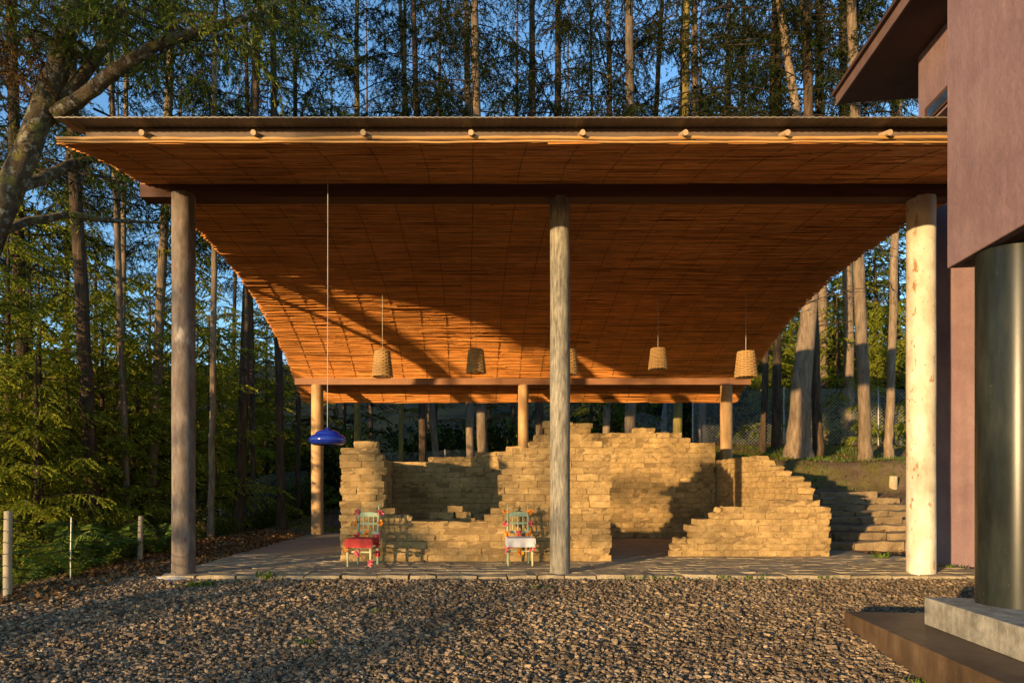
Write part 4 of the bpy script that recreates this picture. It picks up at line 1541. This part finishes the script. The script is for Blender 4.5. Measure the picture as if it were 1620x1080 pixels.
for i, (px, Y, k, sc, hs, lab) in enumerate((
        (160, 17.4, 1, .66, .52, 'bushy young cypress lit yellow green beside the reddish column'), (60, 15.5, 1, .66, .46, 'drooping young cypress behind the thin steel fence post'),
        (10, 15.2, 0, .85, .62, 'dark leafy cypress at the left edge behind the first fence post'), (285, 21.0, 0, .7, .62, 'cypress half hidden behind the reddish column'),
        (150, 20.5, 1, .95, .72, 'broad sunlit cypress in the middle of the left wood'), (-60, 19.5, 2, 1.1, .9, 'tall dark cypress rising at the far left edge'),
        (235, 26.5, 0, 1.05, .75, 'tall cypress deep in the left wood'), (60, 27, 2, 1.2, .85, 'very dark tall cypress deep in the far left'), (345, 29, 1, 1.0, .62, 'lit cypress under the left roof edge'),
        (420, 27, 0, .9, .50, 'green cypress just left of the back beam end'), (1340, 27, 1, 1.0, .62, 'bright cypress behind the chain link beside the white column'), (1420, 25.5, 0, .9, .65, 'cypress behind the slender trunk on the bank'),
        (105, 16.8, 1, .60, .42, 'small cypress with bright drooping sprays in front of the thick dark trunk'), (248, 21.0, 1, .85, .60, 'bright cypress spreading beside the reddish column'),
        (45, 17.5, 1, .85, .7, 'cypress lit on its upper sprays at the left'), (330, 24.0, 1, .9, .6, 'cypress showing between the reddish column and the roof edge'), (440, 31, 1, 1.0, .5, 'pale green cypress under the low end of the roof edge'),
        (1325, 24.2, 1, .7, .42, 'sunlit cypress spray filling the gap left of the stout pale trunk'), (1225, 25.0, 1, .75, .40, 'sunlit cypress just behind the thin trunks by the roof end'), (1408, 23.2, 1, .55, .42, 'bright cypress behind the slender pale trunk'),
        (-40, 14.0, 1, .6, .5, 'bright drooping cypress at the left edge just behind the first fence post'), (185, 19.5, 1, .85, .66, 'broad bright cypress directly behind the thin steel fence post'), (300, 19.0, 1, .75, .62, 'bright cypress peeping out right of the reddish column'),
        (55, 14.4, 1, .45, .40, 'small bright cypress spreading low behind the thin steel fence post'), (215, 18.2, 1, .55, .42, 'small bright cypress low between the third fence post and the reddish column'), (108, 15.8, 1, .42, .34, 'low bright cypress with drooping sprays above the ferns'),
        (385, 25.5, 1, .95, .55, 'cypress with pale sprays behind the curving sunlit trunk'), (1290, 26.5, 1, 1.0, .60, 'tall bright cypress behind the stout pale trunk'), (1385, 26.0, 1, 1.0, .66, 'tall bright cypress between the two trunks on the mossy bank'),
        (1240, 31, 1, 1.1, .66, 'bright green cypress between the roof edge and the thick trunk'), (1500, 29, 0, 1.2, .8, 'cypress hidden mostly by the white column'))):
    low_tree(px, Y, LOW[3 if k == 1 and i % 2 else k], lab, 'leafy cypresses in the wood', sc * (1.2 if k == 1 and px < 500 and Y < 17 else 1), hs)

# the wood further back: trees nothing in the photo tells apart
far_rng = random.Random(12)
n = 0
for Y in (30, 36, 45):
    px = -300
    while px < 1700:
        px += far_rng.uniform(110, 230) * 36 / Y
        if far_rng.random() < .5:
            low_tree(px, Y + far_rng.uniform(-2, 2), LOW[far_rng.choice((0, 2, 2))], 'dark cypress lost in the depth of the wood', 'far trees of the wood', far_rng.uniform(.9, 1.4), far_rng.uniform(.45, .7))
        else:
            t = forest_tree(px, px + far_rng.uniform(-12, 12), Y + far_rng.uniform(-2, 2), far_rng.uniform(6, 11) * 30 / Y, 'bark', TALL[far_rng.randrange(4)], 'distant slim pine deep in the wood', 'far trees of the wood', H=27)
        n += 1
print('far trees', n)


# shrubs: broad leaves on thin stems
def shrub_mesh(seed, r, h, nst, leafmat_, llen=.10, lwid=.035):
    fo = Foliage(seed)
    rng = fo.rng
    for i in range(nst):
        az = rng.uniform(0, 6.28)
        el = rng.uniform(.25, 1.4)
        L = rng.uniform(.6, 1.0) * (r * math.cos(el) + h * math.sin(el))
        fo.branch((rng.normal(0, r * .12), rng.normal(0, r * .12), 0), (math.cos(az) * math.cos(el), math.sin(az) * math.cos(el), math.sin(el)), L, .1, .35, .012, .42, .13, .2, .15)
    fo.leaves(30, llen, lwid, .8)
    return fo.mesh('foliage', ['twig', leafmat_])


SHRUBS = [shrub_mesh(401, 1.3, 1.6, 34, 'leaf_mid'), shrub_mesh(402, 1.1, 2.0, 34, 'leaf_lit'), shrub_mesh(403, 1.5, 1.8, 36, 'leaf_dark')]


def shrub(x, y, k, sc, hs, label, group):
    t = thing('shrub', (x, y, float(ground_z(x, y)) - .05), label, 'shrub', group)
    c = link('foliage', SHRUBS[k], t)
    c.scale = (sc, sc, hs)
    c.rotation_euler = (0, 0, R.uniform(0, 6.28))
    return t


for px, Y, k, sc, hs, lab in ((1185, 24.5, 0, 1.0, .9, 'shaded shrub just right of the rear right column'), (1325, 24.5, 1, .9, .8, 'sunlit shrub on the bank between the two pale trunks'), (1400, 24.0, 1, .8, .7, 'small sunlit shrub at the right end of the bank'),
                              (1235, 25.5, 0, 1.2, 1.1, 'shrub behind the thin trunks beside the thick flaring trunk'), (420, 21.5, 0, .6, .45, 'low shrub at the foot of the straight brown trunk'),
                              (355, 18.6, 0, .45, .4, 'small ivy covered shrub beside the slim pale trunk'), (478, 23, 0, .9, .8, 'dark shrub behind the rear wooden column')):
    shrub(xat(px, Y), Y, k, sc, hs, lab, 'shrubs at the wood edge')
for i in range(17):
    px = 470 + i * 45 + far_rng.uniform(-15, 15)
    Y = far_rng.uniform(25.6, 27.4)
    shrub(xat(px, Y), Y, (0, 2)[i % 2], far_rng.uniform(.9, 1.3), far_rng.uniform(1.3, 1.9), 'leafy shrub behind the ruin, %s from the left below the back beam' % ORD[i], 'shrubs behind the ruin')
for i in range(30):
    Y = far_rng.uniform(25.5, 36)
    px = far_rng.uniform(-250, 1750)
    shrub(xat(px, Y), Y, far_rng.choice((0, 2, 2)), far_rng.uniform(1.0, 1.9), far_rng.uniform(.9, 1.7), 'dark undergrowth shrub deep in the wood', 'undergrowth shrubs of the wood')


# ferns along the wire fence
def frond_mesh(seed, L):
    rng = np.random.default_rng(seed)
    mb = MB()
    n = 24
    t = np.linspace(0, 1, n)
    x = L * t * .9
    z = L * (.75 * t - .62 * t * t)
    mb.tube(np.stack([x, 0 * x, z], -1), np.linspace(.005, .0015, n), 3, 0, cap=False)
    v, f = [], []
    for i in range(2, n):
        pl = .30 * L * math.sin(math.pi * (0.12 + .88 * t[i])) ** .8 * (1 - .3 * t[i])
        for s in (-1, 1):
            b = np.array([x[i], 0, z[i]])
            e = unit(np.array([.35, s, -.15 + rng.normal(0, .08)]))
            u = np.array([1, 0, .1])
            w = L * .016
            k = len(v)
            v += [b - u * w, b + e * pl * .5 - u * w * 1.5, b + e * pl, b + e * pl * .5 + u * w * 1.5, b + u * w]
            f += [[k, k + 1, k + 3, k + 4], [k + 1, k + 2, k + 3, k + 3]]
    mb.add(v, f, 1)
    vv, ff, mm = mb.arrays()
    return make_mesh('frond', vv, ff, mm, [M['twig'], M['fern']])


FRONDS = [frond_mesh(k, 1.0) for k in range(3)]
ferns = [(30, 10.6, .55, 'small fern just right of the first fence post'), (95, 11.2, .85, 'large fern spreading behind the thin steel post'), (140, 11.9, .9, 'bright fern between the steel post and the third post'),
         (60, 11.9, .7, 'shaded fern behind the first wires'), (180, 12.8, .7, 'fern in front of the leaning trunks'), (258, 13.3, .75, 'fern just left of the reddish column foot'), (118, 10.2, .5, 'low fern at the foot of the steel post'),
         (205, 13.6, .8, 'fern left of the third fence post'), (5, 11.8, .8, 'fern at the left edge of the picture')]
for px, Y, s, lab in ferns:
    x = xat(px, Y)
    t = thing('fern', (x, Y, float(ground_z(x, Y)) - .02), lab, 'fern', 'ferns along the wire fence')
    nf = 10
    for i in range(nf):
        o = link('frond', FRONDS[i % 3], t)
        k = 1.35 * s * R.uniform(.75, 1.1)
        o.scale = (k * .9, k * .75, k * R.uniform(1.4, 2.6))
        o.rotation_euler = (0, R.uniform(-.45, -.05), i * 6.283 / nf + R.uniform(-.25, .25))


# ------------------------------------------------------------------ the big lichened tree at the left
def big_tree():
    Yb = 11.0
    base = at(-150, 770, Yb)
    gz = float(ground_z(base[0], Yb))
    t = thing('lichened_tree', (base[0], Yb, gz - .1), 'big lichen spotted tree leaning in from the left with heavy limbs', 'tree')

    def pt(px, py, dy=0.0):
        p = np.array(at(px, py, Yb + dy))
        return p - np.array(t.location)
    trunk_obj(t, [(0, 0, 0), pt(-110, 640), pt(-40, 430), pt(18, 300), pt(62, 185), pt(90, 110), pt(108, 40), pt(122, -60), pt(140, -220)], [.30, .25, .22, .20, .185, .17, .15, .13, .08], 'bark_lichen', 16, jit=.06)
    limbs = [([pt(66, 172), pt(105, 150, .1), pt(140, 108, .2), pt(172, 62, .3), pt(196, 5, .3), pt(215, -80, .4)], [.10, .10, .092, .088, .08, .055]),
             ([pt(85, 185), pt(135, 150, -.2), pt(190, 108, -.4), pt(245, 72, -.5), pt(310, 48, -.4), pt(385, 30, 0), pt(470, -10, .5)], [.12, .11, .10, .092, .08, .066, .04]),
             ([pt(10, 305), pt(60, 285, .5), pt(110, 262, 1.2), pt(160, 248, 2.0)], [.11, .10, .09, .075]),
             ([pt(-20, 380), pt(40, 350, .8), pt(110, 340, 1.6), pt(180, 350, 2.6), pt(260, 352, 3.6)], [.08, .07, .06, .045, .02])]
    for P, rr in limbs:
        trunk_obj(t, P, rr, 'bark_lichen', 12, flare=1.0, jit=.08, name='limb')
    fo = Foliage(77)
    rng = fo.rng
    # living sprays hanging from the limbs and dead rusty sprays by the trunk
    for P, rr in limbs[:3]:
        P = np.array(P)
        for i in range(13):
            u = rng.uniform(.35, 1.0) * (len(P) - 1)
            q = np.array([np.interp(u, np.arange(len(P)), P[:, c]) for c in range(3)])
            az = rng.uniform(0, 6.28)
            fo.branch(q, (math.cos(az), math.sin(az), rng.uniform(-.2, .5)), rng.uniform(.9, 2.2), .1, .6, .02, .5, .13, .15, .6)
    for i in range(74):
        q = pt(rng.uniform(-20, 470), rng.uniform(-120, 40), rng.uniform(-1.2, 3))
        az = rng.uniform(0, 6.28)
        fo.branch(q, (math.cos(az), math.sin(az), rng.uniform(-.4, .2)), rng.uniform(.8, 2.0), .05, .7, .015, .5, .14, .1, .8)
    for i in range(16):
        q = pt(rng.uniform(250, 460), rng.uniform(60, 150), rng.uniform(2, 4))
        az = rng.uniform(0, 6.28)
        fo.branch(q, (math.cos(az), math.sin(az), rng.uniform(-.2, .2)), rng.uniform(.8, 1.6), .05, .5, .012, .5, .14, .1, .4)
    fo.leaves(46, .11, .010, .6, 1)
    for i in range(30):
        q = pt(rng.uniform(-60, 45), rng.uniform(-60, 190), rng.uniform(-.8, .8))
        az = rng.uniform(0, 6.28)
        fo.branch(q, (math.cos(az), math.sin(az), rng.uniform(-.6, .1)), rng.uniform(.5, 1.3), 0, .7, .012, .5, .12, .1, 1.0)
    fo.leaves(40, .09, .014, .6, 2)
    link('crown', fo.mesh('crown', ['twig', 'leaf_mid', 'leaf_dead']), t)


big_tree()

# ------------------------------------------------------------------ trees behind the viewer: their shade falls across the yard
SD = np.array([-math.sin(SUN_AZ), -math.cos(SUN_AZ)])
SP = np.array([SD[1], -SD[0]])
for dist, off, kind, r in ((24, 5.6, 'tall', .13), (36, 3.6, 'tall', .14), (27, 2.0, 'sparse', .10), (44, -0.2, 'sparse', .12), (37, 9.6, 'tall', .15), (30, 3.2, 'sparse', .09), (35, 14.2, 'tall', .16), (27, -8.6, 'tall', .16)):
    p = np.array([1.0, 12.0]) + SD * dist + SP * off
    z = float(ground_z(p[0], p[1]))
    t = thing('pine_tree', (p[0], p[1], z), 'pine behind the viewer whose long shadow crosses the yard', 'tree', 'pines behind the viewer')
    trunk_obj(t, [(0, 0, 0), (.1, 0, 6), (0, .1, 22)], [r, r * .9, r * .2], 'bark')
    cr = TALL[R.randrange(4)] if kind == 'tall' else SPARSE
    c = link('crown', cr[0], t)
    c.rotation_euler = (0, 0, R.uniform(0, 6.28))


for tx, ty, D, sc, hs in ((-4.4, 8.3, 12, .8, 1.05), (-1.4, 6.4, 13, .45, 1.0), (-7.2, 9.4, 14, .5, 1.1)):  # unseen shrubs, added to throw bands of shade over the gravel
    shrub(tx + SD[0] * D, ty + SD[1] * D, 0, sc, hs, 'unseen shrub added behind the viewer to shade the gravel', 'shrubs behind the viewer')


# ------------------------------------------------------------------ weeds at the kerb
def build_weeds():
    rng = np.random.default_rng(9)
    V = []
    spots = [(xat(px, 10.0), 10.0 + rng.normal(0, .06), rng.uniform(.025, .075), int(rng.integers(5, 18))) for px in (990, 1000, 1035, 1060, 1095, 1100, 1110, 1142, 1190, 1215, 1300)]
    spots += [(xat(308, 9.6), 9.55, .07, 40), (xat(330, 9.6), 9.6, .07, 40), (xat(425, 10.0), 10.0, .12, 20), (xat(480, 7.0), 7.0, .05, 18), (xat(1495, 11.2), 11.1, .10, 40), (xat(1425, 12.0), 12.6, .14, 40),
              (xat(600, 8.2), 8.2, .05, 20), (xat(730, 6.6), 6.6, .04, 14), (xat(852, 9.5), 9.4, .06, 14), (xat(1450, 5.9), 5.9, .05, 24)]
    for x, y, h, n in spots:
        z = float(ground_z(x, y)) + .01
        for i in range(n):
            a = rng.uniform(0, 6.28)
            b = np.array([x + rng.normal(0, .07), y + rng.normal(0, .04), z])
            d = np.array([math.cos(a) * .7, math.sin(a) * .7, 1]) * h * rng.uniform(.6, 1.2)
            s = np.array([-math.sin(a), math.cos(a), 0]) * h * .16
            V += [b - s * .3, b + d * .6 - s, b + d, b + d * .6 + s]
    o = link('weeds', make_mesh('weeds', np.array(V), np.arange(len(V)).reshape(-1, 4), None, [M['grass']]))
    tag(o, 'small green weeds sprouting along the kerb and gravel', 'weeds', None, 'stuff')


build_weeds()


def build_bank_grass():
    rng = np.random.default_rng(19)
    n = 5200
    x = rng.uniform(5.5, 12.5, n)
    y = rng.uniform(18.4, 22.5, n)
    keep = (np.sin(x * 2.1) + np.sin(y * 2.7 + x) + rng.normal(0, .6, n) > -.3) & ((x > 7.0) | (y > 19.8))
    x, y = x[keep], y[keep]
    n = len(x)
    b = np.stack([x, y, ground_z(x, y)], -1)
    a = rng.uniform(0, 6.28, n)
    h = rng.uniform(.03, .14, n)
    d = np.stack([np.cos(a) * .6, np.sin(a) * .6, np.ones(n)], -1) * h[:, None]
    s_ = np.stack([-np.sin(a), np.cos(a), 0 * a], -1) * .012
    V = np.stack([b - s_ * .6, b + d * .6 - s_, b + d, b + d * .6 + s_], 1).reshape(-1, 3)
    o = link('bank_grass', make_mesh('bank_grass', V, np.arange(len(V)).reshape(-1, 4), None, [M['grass']]))
    tag(o, 'short yellow green grass and moss on the bank above the stairs', 'grass', None, 'stuff')


build_bank_grass()
tris = sum(len(m.loops) - 2 * len(m.polygons) for m in bpy.data.meshes)
print('triangles in meshes', tris)
